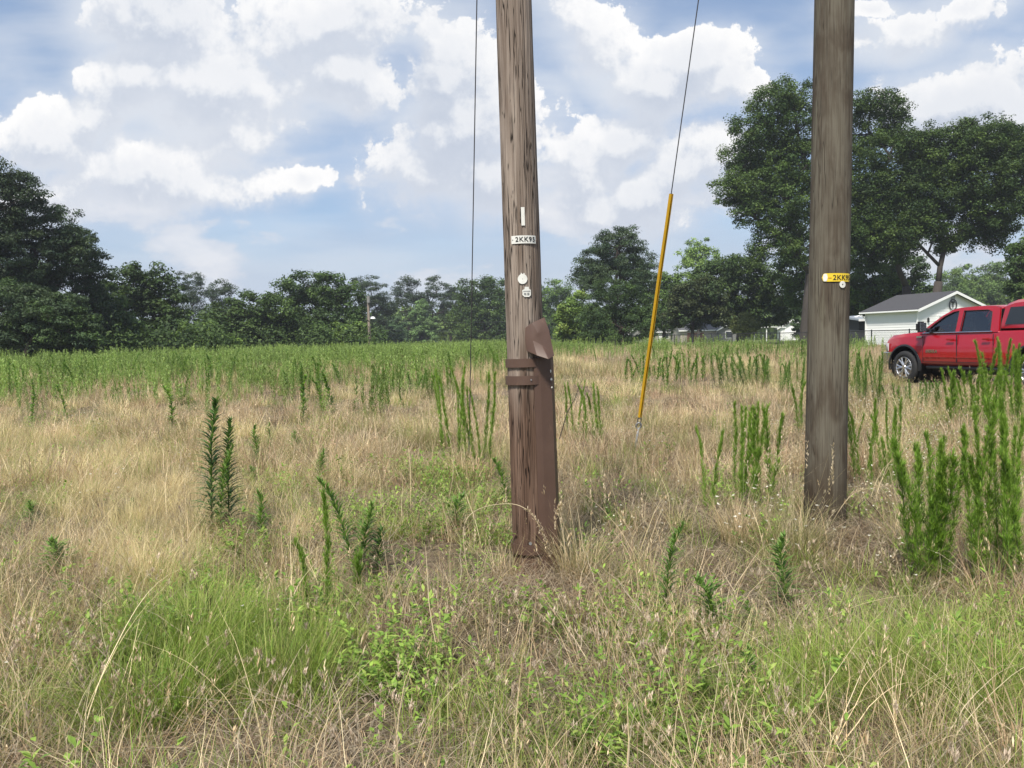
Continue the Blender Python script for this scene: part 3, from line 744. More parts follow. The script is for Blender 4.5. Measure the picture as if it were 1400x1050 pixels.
poly = [(-w_, -h_ + c_), (-w_ + c_, -h_), (w_ - c_, -h_), (w_, -h_ + c_), (w_, h_ - c_ * 1.3), (w_ - c_, h_ - c_ * .8), (w_ - c_ * 1.1, h_ + .004), (-w_ + c_ * 1.3, h_ + .004), (-w_ + c_ * 1.1, h_ - c_ * .9), (-w_, h_ - c_ * 1.3)]
sq.add([(x, y, 0) for x, y in poly] + [(x, y, .0015) for x, y in poly], [tuple(range(10)), tuple(range(10, 20))] + [(i, (i + 1) % 10, (i + 1) % 10 + 10, i + 10) for i in range(10)])
st_ = on_pole('notched_tag', sq, 720, 401, mat=M['tagwhite'], parent=pole, radial=.003, **k1)
ink = MB()
for (x, y, w) in ((0, .006, .042), (-.011, -.010, .013), (.009, -.010, .012)): ink.box((x, y, .0005), (w, .005 if y > 0 else .012, .001))
on_pole('print', ink, 720, 401, mat=M['letter'], parent=st_, radial=.0052, **k1).data.materials[0] = plain('faded_print', (.22, .23, .23))
# ---- steel brace: channel on the right, two straps, a foot strap and a bent flap
def strap_band(z0, z1, a0, a1, rad, thick, name, mat, parent, q=Q1, n=26):
    b = MB(); rings = []
    for i in range(n + 1):
        a = a0 + (a1 - a0) * i / n; ring = []
        for (r, z) in ((rad, z0), (rad + thick, z0), (rad + thick, z1), (rad, z1)):
            ring.append(tuple(q @ Vector((r * math.cos(a), r * math.sin(a), z))))
        rings.append(ring)
    return b.loft(rings).build(name, mat, parent)
fa = face_ang(Q1, PB, 0, 0)
def zpx(py): return axis_at(PB, PT, py, PB.y)
def rp(z): return pole_r(z, .1235, .095)
ztop = zpx(489)
# channel: a folded C of steel that stands out on the pole's right side
ch = MB(); prof = []
def pol(r, a): return (r * math.cos(a), r * math.sin(a))
a_lo, a_hi = fa + .42, fa + 2.3
rings = []
for z, wgt in ((0.0, 1.06), (zpx(700), 1.04), (zpx(560), 1.0), (ztop, .96)):
    R0 = rp(z) + .002; ring = []
    ang = [a_lo, a_lo + .16, a_lo + .30, fa + 1.15, fa + 1.55, fa + 2.0, a_hi]
    ro = [R0 + .004, R0 + .010, R0 + .018, R0 + .058 * wgt, R0 + .062 * wgt, R0 + .030, R0 + .006]
    for a, r in zip(ang, ro): x, y = pol(r, a); ring.append(tuple(Q1 @ Vector((x, y, z))))
    for a, r in list(zip(ang, ro))[::-1]: x, y = pol(r - .005, a); ring.append(tuple(Q1 @ Vector((x, y, z))))
    rings.append(ring)
chan = ch.loft(rings).build('steel_channel', M['brown'], pole)
s1 = strap_band(zpx(501.5), zpx(490), fa - 1.75, fa + 1.35, rp(1.3) + .008, .004, 'upper_strap', M['brown'], pole)
s2 = strap_band(zpx(525), zpx(513), fa - 1.75, fa + 1.35, rp(1.2) + .011, .004, 'middle_strap', M['brown'], pole)
s3 = strap_band(zpx(752), zpx(738.5), fa - 1.75, fa + 1.3, rp(.1) + .010, .004, 'foot_strap', M['brown'], pole)
def bolt(px, py, rr, parent, size=.007, mat='steel'):
    z = zpx(py); p = PB + (PT - PB).normalized() * z; cx, _ = project(p.x, p.y, p.z)
    a = fa + math.asin(max(-.95, min(.95, (px - cx) * 4.9 / FPX / rr)))
    d = disc(size, .006, 8).build('bolt', M[mat], parent); wrap(d.data, Q1, rr, z, a, 0.0)
bolt(726, 518, rp(1.2) + .015, s2, .005); bolt(744, 523, rp(1.2) + .015, s2, .004); bolt(725, 736, rp(.1) + .006, pole, .010)
# flap: a torn, bent plate of the brace folded outwards, with a crease and a dent
fl = MB(); zf = zpx(462)
P_ = [(717.5, 448), (744.5, 433), (757.5, 471), (757, 484), (750.5, 490.5), (719.5, 479.5), (717, 466)]
def pxo(px, py, off): return at(px, py, PB.y - off) - PB
outer = [pxo(718, 448, .125), pxo(728, 441, .142), pxo(744.5, 433.5, .105), pxo(751, 452, .135), pxo(758, 486, .150), pxo(750, 491, .215), pxo(734, 486, .190), pxo(720, 480, .135), pxo(717.5, 464, .128)]
cen = [pxo(735, 455, .158), pxo(741, 472, .150), pxo(729, 466, .150)]
vs = [tuple(v) for v in outer + cen]
fs = [(0, 1, 11), (1, 9, 11), (1, 2, 9), (2, 3, 9), (3, 10, 9), (3, 4, 10), (4, 5, 10), (5, 6, 10), (6, 11, 10), (9, 10, 11), (6, 7, 11), (7, 8, 11), (8, 0, 11)]
flap = fl.add(vs, fs).build('bent_steel_plate', M['brown'], pole)
md = flap.modifiers.new('s', 'SOLIDIFY'); md.thickness = .005
md = flap.modifiers.new('b', 'BEVEL'); md.width = .003; md.segments = 2; md.limit_method = 'ANGLE'
bake_mods(flap); smooth_by_angle(flap, 80)
# white paint scuffs on the channel and plate: small raised flakes
def flake(px, py, w, h, off, parent, seed):
    rs = random.Random(seed); b = MB(); n = 9
    c = at(px, py, PB.y - off) - PB; pts = []
    for k in range(n):
        a = 2 * PI * k / n; r = rs.uniform(.6, 1.1); pts.append((c.x + math.cos(a) * w * r, c.y, c.z + math.sin(a) * h * r))
    b.add(pts + [(x, y + .004, z) for x, y, z in pts], [tuple(range(n)), tuple(range(n, 2 * n))] + [(i, (i + 1) % n, (i + 1) % n + n, i + n) for i in range(n)])
    return b.build('paint_flake', M['tagwhite'], parent)

for (px_, py_, w_, h_) in ((753, 507.5, .005, .011), (754, 518.5, .006, .009), (754.5, 529.5, .005, .007)): flake(px_, py_, w_, h_, .104, chan, int(px_ * py_))
# ---- the newer pole
NB_ = ground_at(1127, 722)
nt = at(1141, 0, NB_.y); NTp = NB_ + (nt - NB_).normalized() * 10.2
pole2 = empty('utility_pole', NB_); tag(pole2, 'smooth grey-green treated utility pole with yellow number plate, at the right', 'utility pole')
shaft2, Q2 = pole_mesh('shaft', (0, 0, 0), NTp - NB_, .151, .116, M['pole_new'], 8, .6, pole2)
k2 = dict(B=NB_, T=NTp, q=Q2, r0=.151, r1=.116)
S2 = 6.1 / FPX
yp = on_pole('number_plate', plate(40 * S2, 10.5 * S2, rnd=.02, nx=24), 1145.5, 381.5, mat=M['tagyellow'], parent=pole2, radial=.003, **k2)
on_pole('lettering', text_mesh('2KK95', 9.0 * S2, .0006, .0003, 1.04), 1150.5, 381.8, mat=M['letter'], parent=yp, radial=.0062, **k2)
dash = MB().box((0, 0, .0005), (.022, .006, .001)); on_pole('dash_mark', dash, 1134.5, 381.8, mat=plain('orange_mark', (.55, .22, .02)), parent=yp, radial=.0062, **k2)
on_pole('plate_end', plate(5.5 * S2, 9.5 * S2, rnd=.01, nx=8), 1128.8, 381.5, mat=M['tagwhite'], parent=yp, radial=.0050, **k2)
on_pole('round_tag', disc(4.3 * S2, .003, 20, 1.0, .006), 1150, 391, mat=M['tagwhite'], parent=pole2, radial=.003, **k2)

# ------------------------------------------------------------------ guy wires
def guy(name, label, ax_px, via_px, topY, guard=None, rodpx=None):
    A = ground_at(*ax_px); d = ray(*via_px)
    # the wire leaves the anchor and passes the sight line of via_px on its way up to the pole top
    T = None
    for i in range(400):
        Y = A.y - (A.y - topY) * i / 399; p = EYE + d * (Y / d.y)
        f = (A.y - Y) / max(1e-6, (A.y - topY)); 
        if f <= 0: continue
        top = A + (p - A) / f
        if T is None or abs(top.z - 9.3) < abs(T.z - 9.3): T = top
    root = empty(name, A); tag(root, label, 'guy wire', 'guy wires from the pole tops')
    dv = (T - A).normalized(); L = (T - A).length
    return root, A, dv, L
g1, A1, d1, L1 = guy('guy_wire', 'bare thin steel guy wire running down left of the old pole', (641, 628), (652, 0), PB.y)
MB().tube([d1 * .35, d1 * L1], .0055, 6).build('cable', M['cable'], g1)
MB().tube([-d1 * .1, d1 * .42], .010, 8).build('anchor_rod', M['steel'], g1)
g2, A2, d2, L2 = guy('guy_wire', 'guy wire with long yellow plastic guard, between the two poles', (867.5, 622), (955, 0), NB_.y)
MB().tube([d2 * .55, d2 * L2], .0055, 6).build('cable', M['cable'], g2)
def along(py, A, dv):
    best = None
    for i in range(4000):
        s = i * .0015; p = A + dv * s; _, y = project(p.x, p.y, p.z)
        if best is None or abs(y - py) < best[0]: best = (abs(y - py), s)
    return best[1]
sa, sb = along(570, A2, d2), along(265, A2, d2)
gm = MB(); up = Vector((1, 0, 0)); up = (up - d2 * up.dot(d2)).normalized(); sd2 = d2.cross(up)
rings = []
for i in range(25):      # split sleeve with a seam
    s = sa + (sb - sa) * i / 24; c = d2 * s + sd2 * .006 * math.sin(i * .5); ring = []
    for k in range(18):
        a = R(-60) + R(330) * k / 17; r = .0235; ring.append(tuple(c + up * math.cos(a) * r + sd2 * math.sin(a) * r))
    for k in range(18)[::-1]:
        a = R(-60) + R(330) * k / 17; r = .0205; ring.append(tuple(c + up * math.cos(a) * r + sd2 * math.sin(a) * r))
    rings.append(ring)
gsl = MB().loft(rings).build('yellow_guard', M['yellow'], g2); smooth_by_angle(gsl, 50)
rod = MB().tube([-d2 * .15, d2 * .36], .0125, 10).build('anchor_rod', M['steel'], g2, True)
eye = MB()
c = d2 * .40
eye.tube([c + up * .030 * math.cos(a) + d2 * .040 * math.sin(a) for a in [2 * PI * k / 16 for k in range(17)]], .010, 8, cap=False)
eye.build('thimble_eye', M['steel'], g2, True)
th = MB()
for sg in (-1, 1): th.tube([c + up * sg * .012, c + d2 * .07 + up * sg * .020, c + d2 * .16 + up * sg * .012, c + d2 * .24], .0055, 6)
th.build('cable_loop', M['cable'], g2)
clp = MB().box((0, 0, 0), (.05, .03, .022), bev=.004)
cl = clp.build('clamp', M['steel'], g2); cl.matrix_local = Matrix.Translation(d2 * .52) @ d2.to_track_quat('X', 'Z').to_matrix().to_4x4()

# ------------------------------------------------------------------ tall weeds
LANCE_D = [(.10, .19, .05), (.13, .23, .06), (.07, .14, .04)]
LANCE_B = [(.16, .28, .06), (.21, .34, .075), (.12, .22, .05)]
FEATH = [(.19, .34, .045), (.26, .42, .065), (.12, .22, .032), (.31, .46, .08)]
def weed_meshes(kind, seed, H, pal=None):
    rs = np.random.RandomState(seed); b = NB(); stems = MB()
    la, ln, tipc = rs.rand() * 2 * PI, rs.uniform(.02, .16) * H, rs.uniform(.0, .20)
    wv, wp = rs.uniform(.004, .014), rs.rand() * 6
    def axis(t):
        t = np.asarray(t, float); o = ln * t ** 2 + tipc * np.maximum(0, t - .86) ** 1.4 * 3; s_ = wv * np.sin(t * 9 + wp) * t
        return np.stack([math.cos(la) * o - math.sin(la) * s_, math.sin(la) * o + math.cos(la) * s_, H * t * (1 - .04 * t * tipc)], -1)
    stems.tube([tuple(axis(i / 14)) for i in range(15)], [.0042 * (1 - .72 * i / 14) for i in range(15)], 5)
    if kind == 'lance':
        n = int(250 * H ** .8); tt = .05 + .95 * (np.arange(n) / n) ** .9; P = axis(tt); azm = np.arange(n) * 2.39996 + rs.normal(0, .3, n)
        L = (.125 - .070 * tt ** 2.2) * rs.uniform(.7, 1.15, n) * (.5 + .5 * np.minimum(1, tt * 3)); le = 1.22 - .72 * tt + rs.normal(0, .15, n)
        le = np.where(tt > .93, le * .45, le)
        V, F = lances(rs, P, azm, le, L, rs.uniform(.009, .0135, n), .45); C = cols(rs, n, 6, pal or LANCE_B)
        dead = (tt < .22) & (rs.rand(n) < .4); C[np.repeat(dead, 6)] = (.30, .22, .12); b.add(V, F, C)
    elif kind == 'feather':            # many short branchlets, each a plume of thread leaves
        nb_ = int(260 * H); t0 = .08 + .92 * rs.rand(nb_) ** .8; A = axis(t0); az_ = rs.rand(nb_) * 2 * PI
        bl = (.058 - .030 * t0 ** 1.6) * rs.uniform(.6, 1.25, nb_); el_ = rs.uniform(.35, .95, nb_) * (1.0 - .45 * t0)
        D = np.stack([np.sin(el_) * np.cos(az_), np.sin(el_) * np.sin(az_), np.cos(el_)], -1); E = A + D * bl[:, None]
        per = 12; k = np.repeat(np.arange(nb_), per); m = len(k); u = rs.uniform(.1, 1.05, m)[:, None]
        P = A[k] * (1 - u) + E[k] * u
        V, F, T = ribbons(rs, P, az_[k] + rs.normal(0, .9, m), np.clip(el_[k] + rs.normal(0, .35, m), 0, 1.4), rs.uniform(.018, .040, m), rs.uniform(-.5, .3, m), rs.uniform(.0022, .0038, m), 2)
        kc = cols(rs, nb_, 1, pal or FEATH, .2)[k] * rs.uniform(.85, 1.15, (m, 1)); b.add(V, F, np.repeat(kc, 6, 0))
    else:                                  # low-detail spire for the middle distance
        n = int(170 * H); tt = .08 + .92 * rs.rand(n) ** .9
        P = axis(tt); V, F = lances(rs, P, rs.rand(n) * 2 * PI, rs.uniform(.25, 1.0, n) * (1.15 - .5 * tt), rs.uniform(.06, .115, n) * (1.15 - .6 * tt), rs.uniform(.012, .019, n), .3)
        b.add(V, F, cols(rs, n, 6, pal or LANCE_B + FEATH[:1]))
    return b.mesh('foliage', M['weed']), stems
WPROTO = {}; HCL = [.28, .45, .70, 1.0, 1.35]
def proto(kind, v, H, pal=None, tagk=''):
    hc = min(HCL, key=lambda h: abs(math.log(h / max(.05, H)))); key = (kind, v, hc, tagk)
    if key not in WPROTO:
        fm, st = weed_meshes(kind, 500 + v * 7 + int(hc * 100), hc, pal)
        sm = bpy.data.meshes.new('stem'); sm.from_pydata(st.v, [], st.f); sm.update(); sm.materials.append(M['stem'])
        WPROTO[key] = (fm, sm)
    return WPROTO[key], hc
wr = random.Random(5)
def weed(p, H, kind, label, group=None, pal=None, tk='', wid=1.00, cat='weed', lean=.085):
    H = max(.08, H); (fm, sm), hc = proto(kind, wr.randrange(8), H, pal, tk)
    o = empty('horseweed' if kind == 'lance' else ('dogfennel' if kind == 'feather' else 'tall_weed'), p); tag(o, label, cat, group)
    s = H / hc; o.rotation_euler = (wr.gauss(0, lean), wr.gauss(0, lean), wr.uniform(0, 2 * PI)); o.scale = (s * wid, s * wid, s)
    mobj('foliage', fm, o); mobj('stem', sm, o); return o
def weed_px(px, by, ty, kind, label, **kw):
    p = ground_at(px, by); d = p.y
    q = at(px, ty, d); H = q.z - p.z
    return weed(p, H, kind, label, **kw)
HW = 'spire of dark green lance-shaped leaves'
weed_px(291, 740, 549, 'lance', 'tallest dark green horseweed spire standing in the straw at left', pal=LANCE_D, tk='d', wid=1.7, lean=.01)
weed_px(314, 742, 578, 'lance', 'horseweed spire just right of the tallest one at left', pal=LANCE_D + LANCE_B[:1], tk='e', wid=1.75, lean=.01)
weed_px(300, 745, 610, 'lance', 'short thin weed stem squeezed between the two tall horseweeds at left', pal=LANCE_B)
weed_px(351, 645, 584, 'lance', 'small green weed spire behind and right of the horseweed pair', pal=LANCE_B, wid=1.10)
weed_px(357, 756, 674, 'lance', 'short leafy green weed right of the horseweed pair', pal=LANCE_B, wid=1.18)
weed_px(346, 668, 640, 'lance', 'little leafy sprout at the foot of the small spire at left', pal=LANCE_B, wid=1.24)
weed_px(437, 668, 618, 'lance', 'fresh green leafy sprout in the open straw left of the old pole', pal=LANCE_B, wid=1.35)
weed_px(407, 625, 592, 'lance', 'tiny green weed top poking from straw left of centre', pal=LANCE_B, wid=1.21)
weed_px(374, 620, 580, 'lance', 'narrow green stalk in the mid straw behind the horseweeds', pal=LANCE_B)
weed_px(448, 850, 676, 'feather', 'fuzzy bright green dogfennel spire, tallest of three at lower left of the old pole', wid=0.90, lean=.01)
weed_px(420, 850, 744, 'feather', 'shorter leftmost fuzzy dogfennel spire of the three at lower left', wid=0.90)
weed_px(486, 835, 756, 'feather', 'rightmost fuzzy dogfennel of the three at lower left, partly under a leafy top', wid=1.04)
weed_px(487, 800, 652, 'lance', 'tall leafy bright weed with rosette tops behind the dogfennels', pal=LANCE_B, wid=1.18)
weed_px(494, 790, 690, 'lance', 'bushy leafy weed leaning beside the rosette-topped one', pal=LANCE_B, wid=1.31)
weed_px(517, 790, 727, 'lance', 'short bluish green weed right of the rosette-topped weeds', pal=LANCE_D, wid=1.24)
weed_px(908, 865, 714, 'lance', 'light green leafy spire alone in grey thatch between the poles', pal=LANCE_B, wid=1.12, lean=.02)
weed_px(979, 885, 797, 'lance', 'dense upright green sprout in the foreground right of centre', pal=LANCE_B, wid=1.31, lean=.02)
weed_px(1028, 862, 826, 'lance', 'small round green sprout top in the thatch right of centre', pal=LANCE_B, wid=1.56)
weed_px(1080, 845, 738, 'lance', 'spreading light green weed with narrow leaves before the treated pole', pal=LANCE_B, wid=1.31)
weed_px(1031, 960, 890, 'lance', 'green spike sprout low in the foreground grass at right', pal=LANCE_B, wid=1.07)
weed_px(297, 868, 803, 'lance', 'dark budding stalk rising from the bright green tussock', pal=[(.05, .06, .03), (.09, .08, .04)], tk='k', wid=0.50)
weed_px(303, 872, 830, 'lance', 'shorter dark stalk beside the budding one in the green tussock', pal=[(.05, .06, .03), (.09, .08, .04)], tk='k', wid=0.50)
weed_px(138, 862, 820, 'lance', 'pair-like dark short stalk in thatch at far left foreground', pal=[(.06, .07, .03), (.09, .08, .04)], tk='k', wid=0.60)
weed_px(620, 730, 680, 'lance', 'leafy weed with broad bright leaves left of the brace foot', pal=LANCE_B, wid=1.56)
weed_px(86, 790, 738, 'lance', 'spreading leafy weed with wide leaves in straw at far left', pal=LANCE_B, wid=1.77)
weed_px(42, 722, 686, 'lance', 'small bright weed near the left edge in the straw', pal=LANCE_B, wid=1.35)
weed_px(180, 705, 682, 'lance', 'tiny green sprout in pale straw at left', pal=LANCE_B, wid=1.49)
weed_px(693, 700, 630, 'lance', 'leafy green weed touching the left side of the old pole', pal=LANCE_B, wid=1.42)
ORD = ['leftmost', 'second', 'third', 'fourth', 'fifth', 'sixth', 'seventh', 'eighth', 'ninth', 'tenth', 'eleventh', 'twelfth', 'thirteenth', 'fourteenth', 'fifteenth', 'sixteenth', 'seventeenth', 'eighteenth', 'nineteenth', 'twentieth']
def nth(i, n):
    if i == n - 1: return 'rightmost'
    return (ORD + ['twenty-first', 'twenty-second', 'twenty-third', 'twenty-fourth', 'twenty-fifth', 'twenty-sixth'])[i]
def cluster(x0, x1, by, ty, n, kind, what, wid=1.0, byj=14, tyj=30, curve=True):
    xs_ = sorted(x0 + (x1 - x0) * (i + .5) / n + wr.uniform(-4, 4) for i in range(n))
    for i, px in enumerate(xs_):
        weed_px(px, by + wr.uniform(-byj, byj), ty + abs(wr.gauss(0, tyj * .8)), kind, (nth(i, n) + ', counted from the left, ' if 0 < i < n - 1 else nth(i, n) + ' ') + what, group=what, wid=wid * wr.uniform(.85, 1.2))
cluster(602, 672, 632, 502, 11, 'feather', 'green spire of the clump behind the bare guy wire', .75, 22)
cluster(775, 830, 612, 520, 9, 'feather', 'green spire of the clump right of the old pole', .75)
cluster(966, 978, 705, 588, 3, 'feather', 'thin fuzzy stalk left of the dense dogfennel clump', .7, 10, 30)
cluster(1000, 1056, 690, 552, 11, 'feather', 'dogfennel of the dense clump left of treated pole', .95, 14, 26)
cluster(1160, 1232, 668, 545, 13, 'feather', 'dogfennel of the row right of the treated pole', .75, 24, 40)
cluster(1246, 1292, 805, 592, 9, 'feather', 'thick dogfennel of the large front right clump', 1.15, 12, 36)
cluster(1326, 1400, 800, 548, 12, 'feather', 'tall dogfennel beside the right picture edge', .95, 20, 60)
cluster(1292, 1345, 585, 503, 13, 'feather', 'low dogfennel before the pickup front door', 1.1, 14, 26)
cluster(1345, 1400, 585, 462, 17, 'feather', 'tall dogfennel before the pickup rear door', 1.1, 14, 26)
cluster(396, 446, 548, 496, 8, 'lance', 'dark spire of the clump above the horseweed pair', 1.5, 5, 10)
cluster(505, 604, 547, 503, 12, 'lance', 'dark spire of the loose row left of the guy wire', 1.5, 5, 9)
cluster(1090, 1104, 600, 520, 3, 'feather', 'dogfennel directly left of the treated pole shaft', .9, 5, 14)
cluster(1162, 1208, 556, 480, 14, 'lance', 'dark spire of the clump beside the pickup nose', .9, 10, 14)
cluster(1062, 1098, 545, 488, 9, 'lance', 'spire of the far clump left of treated pole', .9, 8, 12)
cluster(978, 1056, 528, 482, 18, 'lance', 'dark spire of the low row right of the guard', 1.5, 7, 10)
cluster(1215, 1300, 560, 520, 14, 'lance', 'low weed before the pickup front wheel', .9, 10, 8)
cluster(852, 965, 522, 480, 26, 'mid', 'spire of the far row behind the guard', 1.5, 8, 10)
for w_ in [o for o in COL.objects if o.get('group') == 'spire of the far row behind the guard']: pass

# middle-distance weeds: nearest ones as individuals, the sea of green beyond as one mass
def green_band_prob(x, y):      # how weedy the field is, by place
    px, py = project(x, y, gz_np(x, y)); e = np.exp
    left = 1 / (1 + e(-(y - (25.5 + 9 / (1 + e(-(px - 540) / 60)) + 2.0 * np.sin(x * .55) + 2.2 * np.sin(x * 1.3 + 2) + 1.5 * np.sin(x * 2.9))) / 4.6))
    m = np.where(px < 690, 1.0, .30 + .35 * (np.sin(x * 1.1) * np.sin(y * .45) > .1))
    patch = .50 + .38 * np.sin(x * .8 + y * .31) * np.sin(y * .5 - x * .27) + .28 * np.sin(x * 1.9 + 2) * np.sin(y * 1.1 + x * .4)
    return left * m * np.clip(patch * 1.1 - .12 + .35 / (1 + e(-(y - 34) / 4)), 0.02, 1)
rs = np.random.RandomState(77)
def field_points(n, y0, y1, seed, power=1.0, marg=1.10, lo=0):
    r = np.random.RandomState(seed); u = r.rand(n)
    y = (y0 ** (2 - power) + u * (y1 ** (2 - power) - y0 ** (2 - power))) ** (1 / (2 - power))
    x = (r.rand(n) * 2 - 1) * (y * .70 * marg + .6)
    return x, y
x, y = field_points(2200, 10.5, 34, 5, 1.2)
keep = (rs.rand(len(x)) < green_band_prob(x, y)) & (fence_side(x, y) < -60)
tx_, ty_ = 11.68, 18.58
keep &= ~((np.abs(x - tx_) < 2.4) & (np.abs(y - ty_) < 4.2))
x, y = x[keep], y[keep]; sel = rs.rand(len(x)) < .8; x, y = x[sel], y[sel]; o_ = np.argsort(y)[:175]; x, y = x[o_], y[o_]
for X_, Y_ in zip(x, y):
    px_, _ = project(np.array(X_), np.array(Y_), np.array(.3))
    mark = next(m for lim, m in ((60, 'the left-edge pines'), (140, 'the sloping right end of the pines'), (205, 'the spiky-topped round tree'), (262, 'the light bushy tree'), (330, 'the two thin-crowned pines'),
        (400, 'the broad left woods tree'), (470, 'the flat-topped wide tree'), (520, 'the far street light'), (570, 'the round yard tree'), (610, 'the conical tree'), (690, 'the bare guy wire'), (760, 'the old pole'), (870, 'the cedar-like tree'),
        (960, 'the steep-roofed house'), (1050, 'the olive shrub'), (1110, 'the white gabled house'), (1230, 'the garage'), (1500, 'the pickup'), (9999, 'the right edge')) if px_ < lim)
    H_ = wr.uniform(.60, 1.05)
    zone = ('tall' if H_ > .9 else 'short' if H_ < .74 else 'middling') + ' weed ' + ('forward in the straw' if Y_ < 15.5 else 'at the weed band front' if Y_ < 20 else 'deep in the weed band') + ' before ' + mark
    weed(Vector((X_, Y_, gz(X_, Y_))), H_, 'mid' if wr.random() < .75 else 'lance', zone, group='green weeds of the middle field', wid=wr.uniform(1.2, 2.1))
def pts3(x, y): return np.stack([x, y, gz_np(x, y)], -1)
x, y = field_points(26000, 14, 105, 6, .95)
keep = (rs.rand(len(x)) < green_band_prob(x, y) * np.where(x < 0, 1, .55)) & (fence_side(x, y) < -60)
keep &= ~((np.abs(x - tx_) < 3) & (np.abs(y - ty_) < 4.5))
o = scatter('weed_field', 'farweed', pts3(x[keep], y[keep]), 1, .55, 1.25, .08, (-.4, .4)); tag(o, 'sea of tall green weeds across the back of the field', 'weeds', kind='stuff')

# ------------------------------------------------------------------ grasses
PATCH = {   # picture-plane bookkeeping of which plants grow where on the ground: px, py, rx, ry, weight
    'green': [(290, 930, 150, 85, 1.3), (150, 990, 110, 60, .7), (60, 900, 90, 90, .35), (430, 930, 60, 70, .9), (370, 1020, 120, 40, 1.0), (1180, 950, 130, 60, 1.1), (1330, 960, 110, 80, 1.1),
              (1040, 1010, 100, 50, .9), (1080, 740, 70, 26, .6), (880, 1030, 90, 40, .9), (560, 1010, 110, 40, .6), (720, 970, 90, 50, .6), (640, 1040, 90, 30, .8), (560, 590, 60, 26, .3), (620, 650, 60, 20, .4), (420, 660, 50, 26, .35), (60, 1020, 60, 40, .6), (260, 600, 60, 14, .3)],
    'broad': [(620, 930, 120, 40, 0.92), (580, 700, 110, 40, 0.62), (520, 780, 70, 30, 0.35), (700, 860, 90, 36, 0.46), (740, 1010, 180, 40, 0.39), (800, 920, 60, 60, 0.39), (1140, 870, 60, 30, 0.31),
              (1000, 960, 160, 50, 0.31), (950, 1010, 140, 40, 0.39), (1350, 900, 90, 60, 0.24), (90, 790, 40, 22, 0.70), (620, 660, 50, 26, 0.55), (850, 530, 60, 12, 0.31), (560, 1030, 60, 30, 0.46), (480, 860, 100, 40, 0.31), (330, 770, 120, 14, 0.24), (690, 740, 60, 40, 0.39)],
    'blond': [(210, 770, 60, 40, 1.8), (100, 650, 140, 60, 1.3), (310, 660, 120, 50, .9), (60, 560, 90, 40, .9), (250, 600, 170, 30, .7), (440, 740, 90, 50, .35), (480, 640, 60, 40, .5), (200, 700, 160, 50, .8), (1060, 670, 50, 30, .5)],
    'olive': [(40, 850, 70, 60, 1.0), (250, 545, 120, 14, .6), (90, 570, 60, 20, .6), (540, 660, 90, 40, .5), (1090, 750, 110, 40, 1.2), (760, 780, 60, 34, 1.0), (500, 600, 60, 30, .5), (930, 545, 60, 18, .8), (900, 590, 60, 20, .6), (1100, 890, 90, 30, .5), (700, 1020, 260, 40, .4), (450, 1000, 80, 40, .4)],
    'flower': [(1300, 640, 130, 50, 1.2), (1200, 730, 160, 40, .7), (1000, 620, 120, 30, .4), (920, 760, 100, 30, .4), (1240, 580, 120, 18, 1.0), (900, 640, 60, 30, .3)],
    'clover': [(560, 1010, 420, 45, .35), (900, 890, 200, 40, .35), (1000, 960, 150, 40, .3), (60, 960, 60, 60, .3)],
    'stalk': [(560, 600, 60, 26, 1.0), (480, 640, 110, 30, .35), (640, 620, 60, 20, .5), (1060, 680, 70, 30, .6), (1000, 600, 60, 20, .6), (780, 640, 40, 30, .4), (300, 560, 200, 14, .25), (880, 580, 80, 20, .3), (800, 760, 40, 26, .5), (400, 590, 160, 20, .3)],
}
def weight(kind, x, y, base):
    px, py = project(x, y, gz_np(x, y)); w = np.full(len(x), float(base))
    for (cx, cy, rx, ry, k) in PATCH.get(kind, []): w = np.maximum(w, k * np.exp(-.8 * (((px - cx) / rx) ** 2 + ((py - cy) / ry) ** 2)))
    return w
def grow(name, kind, n, y0, y1, base, seed, smin, smax, label, cat, power=1.0, excl=(), **kw):
    x, y = field_points(n, y0, y1, seed, power); r = np.random.RandomState(seed + 1)
    w = weight(kind, x, y, base)
    for (ek, es) in excl: w = w * np.clip(1 - es * weight(ek, x, y, 0), 0, 1)
    ph = sum(map(ord, kind)) * .37
    wob = np.clip(.62 + .65 * np.sin(x * 2.3 + ph + 1.1 * np.sin(y * 2.1)) * np.sin(y * 2.9 + x + ph) + .3 * np.sin(x * .9 + ph * 2) * np.sin(y * .8 + ph), .08, 1.1)
    k = (r.rand(n) < w * wob) & (fence_side(x, y) < -40)
    k &= ~((np.hypot(x - PB.x, y - PB.y) < .15) | (np.hypot(x - NB_.x, y - NB_.y) < .18))
    if kind not in ('thatch',):      # the foot of each pole stands in the open
        k &= ~((((x - PB.x) / .26) ** 2 + ((y - PB.y + .40) / .62) ** 2) < 1)
        k &= ~((((x - NB_.x + .08) / .30) ** 2 + ((y - NB_.y + .45) / .75) ** 2) < 1)
    k &= ~((np.abs(x - tx_) < 1.6) & (np.abs(y - ty_) < 3.2))
    o = scatter(name, kind, pts3(x[k], y[k]), seed + 2, smin, smax, **kw); tag(o, label, cat, kind='stuff'); return o
grow('thatch', 'thatch', 9500, 1.6, 16, .95, 100, .7, 1.25, 'matted grey-brown dead grass lying over the ground', 'dead grass', .9, [('green', .8)])
grow('long_straws', 'culm', 5200, 1.7, 14, .27, 115, .5, 1.15, 'long pale arching straws over the grass', 'dry grass', 1.15, [('green', .6)])
grow('dry_grass', 'straw', 8500, 1.7, 13, .36, 110, .45, 1.25, 'dry tan grass blades standing through the field', 'dry grass', 1.1, [('green', .95), ('broad', .5), ('blond', .4)])
grow('blond_grass', 'blond', 9000, 2.2, 14, .03, 120, .65, 1.15, 'fine pale blond grass in the left of the field', 'dry grass', 1.1, [('green', .6)])
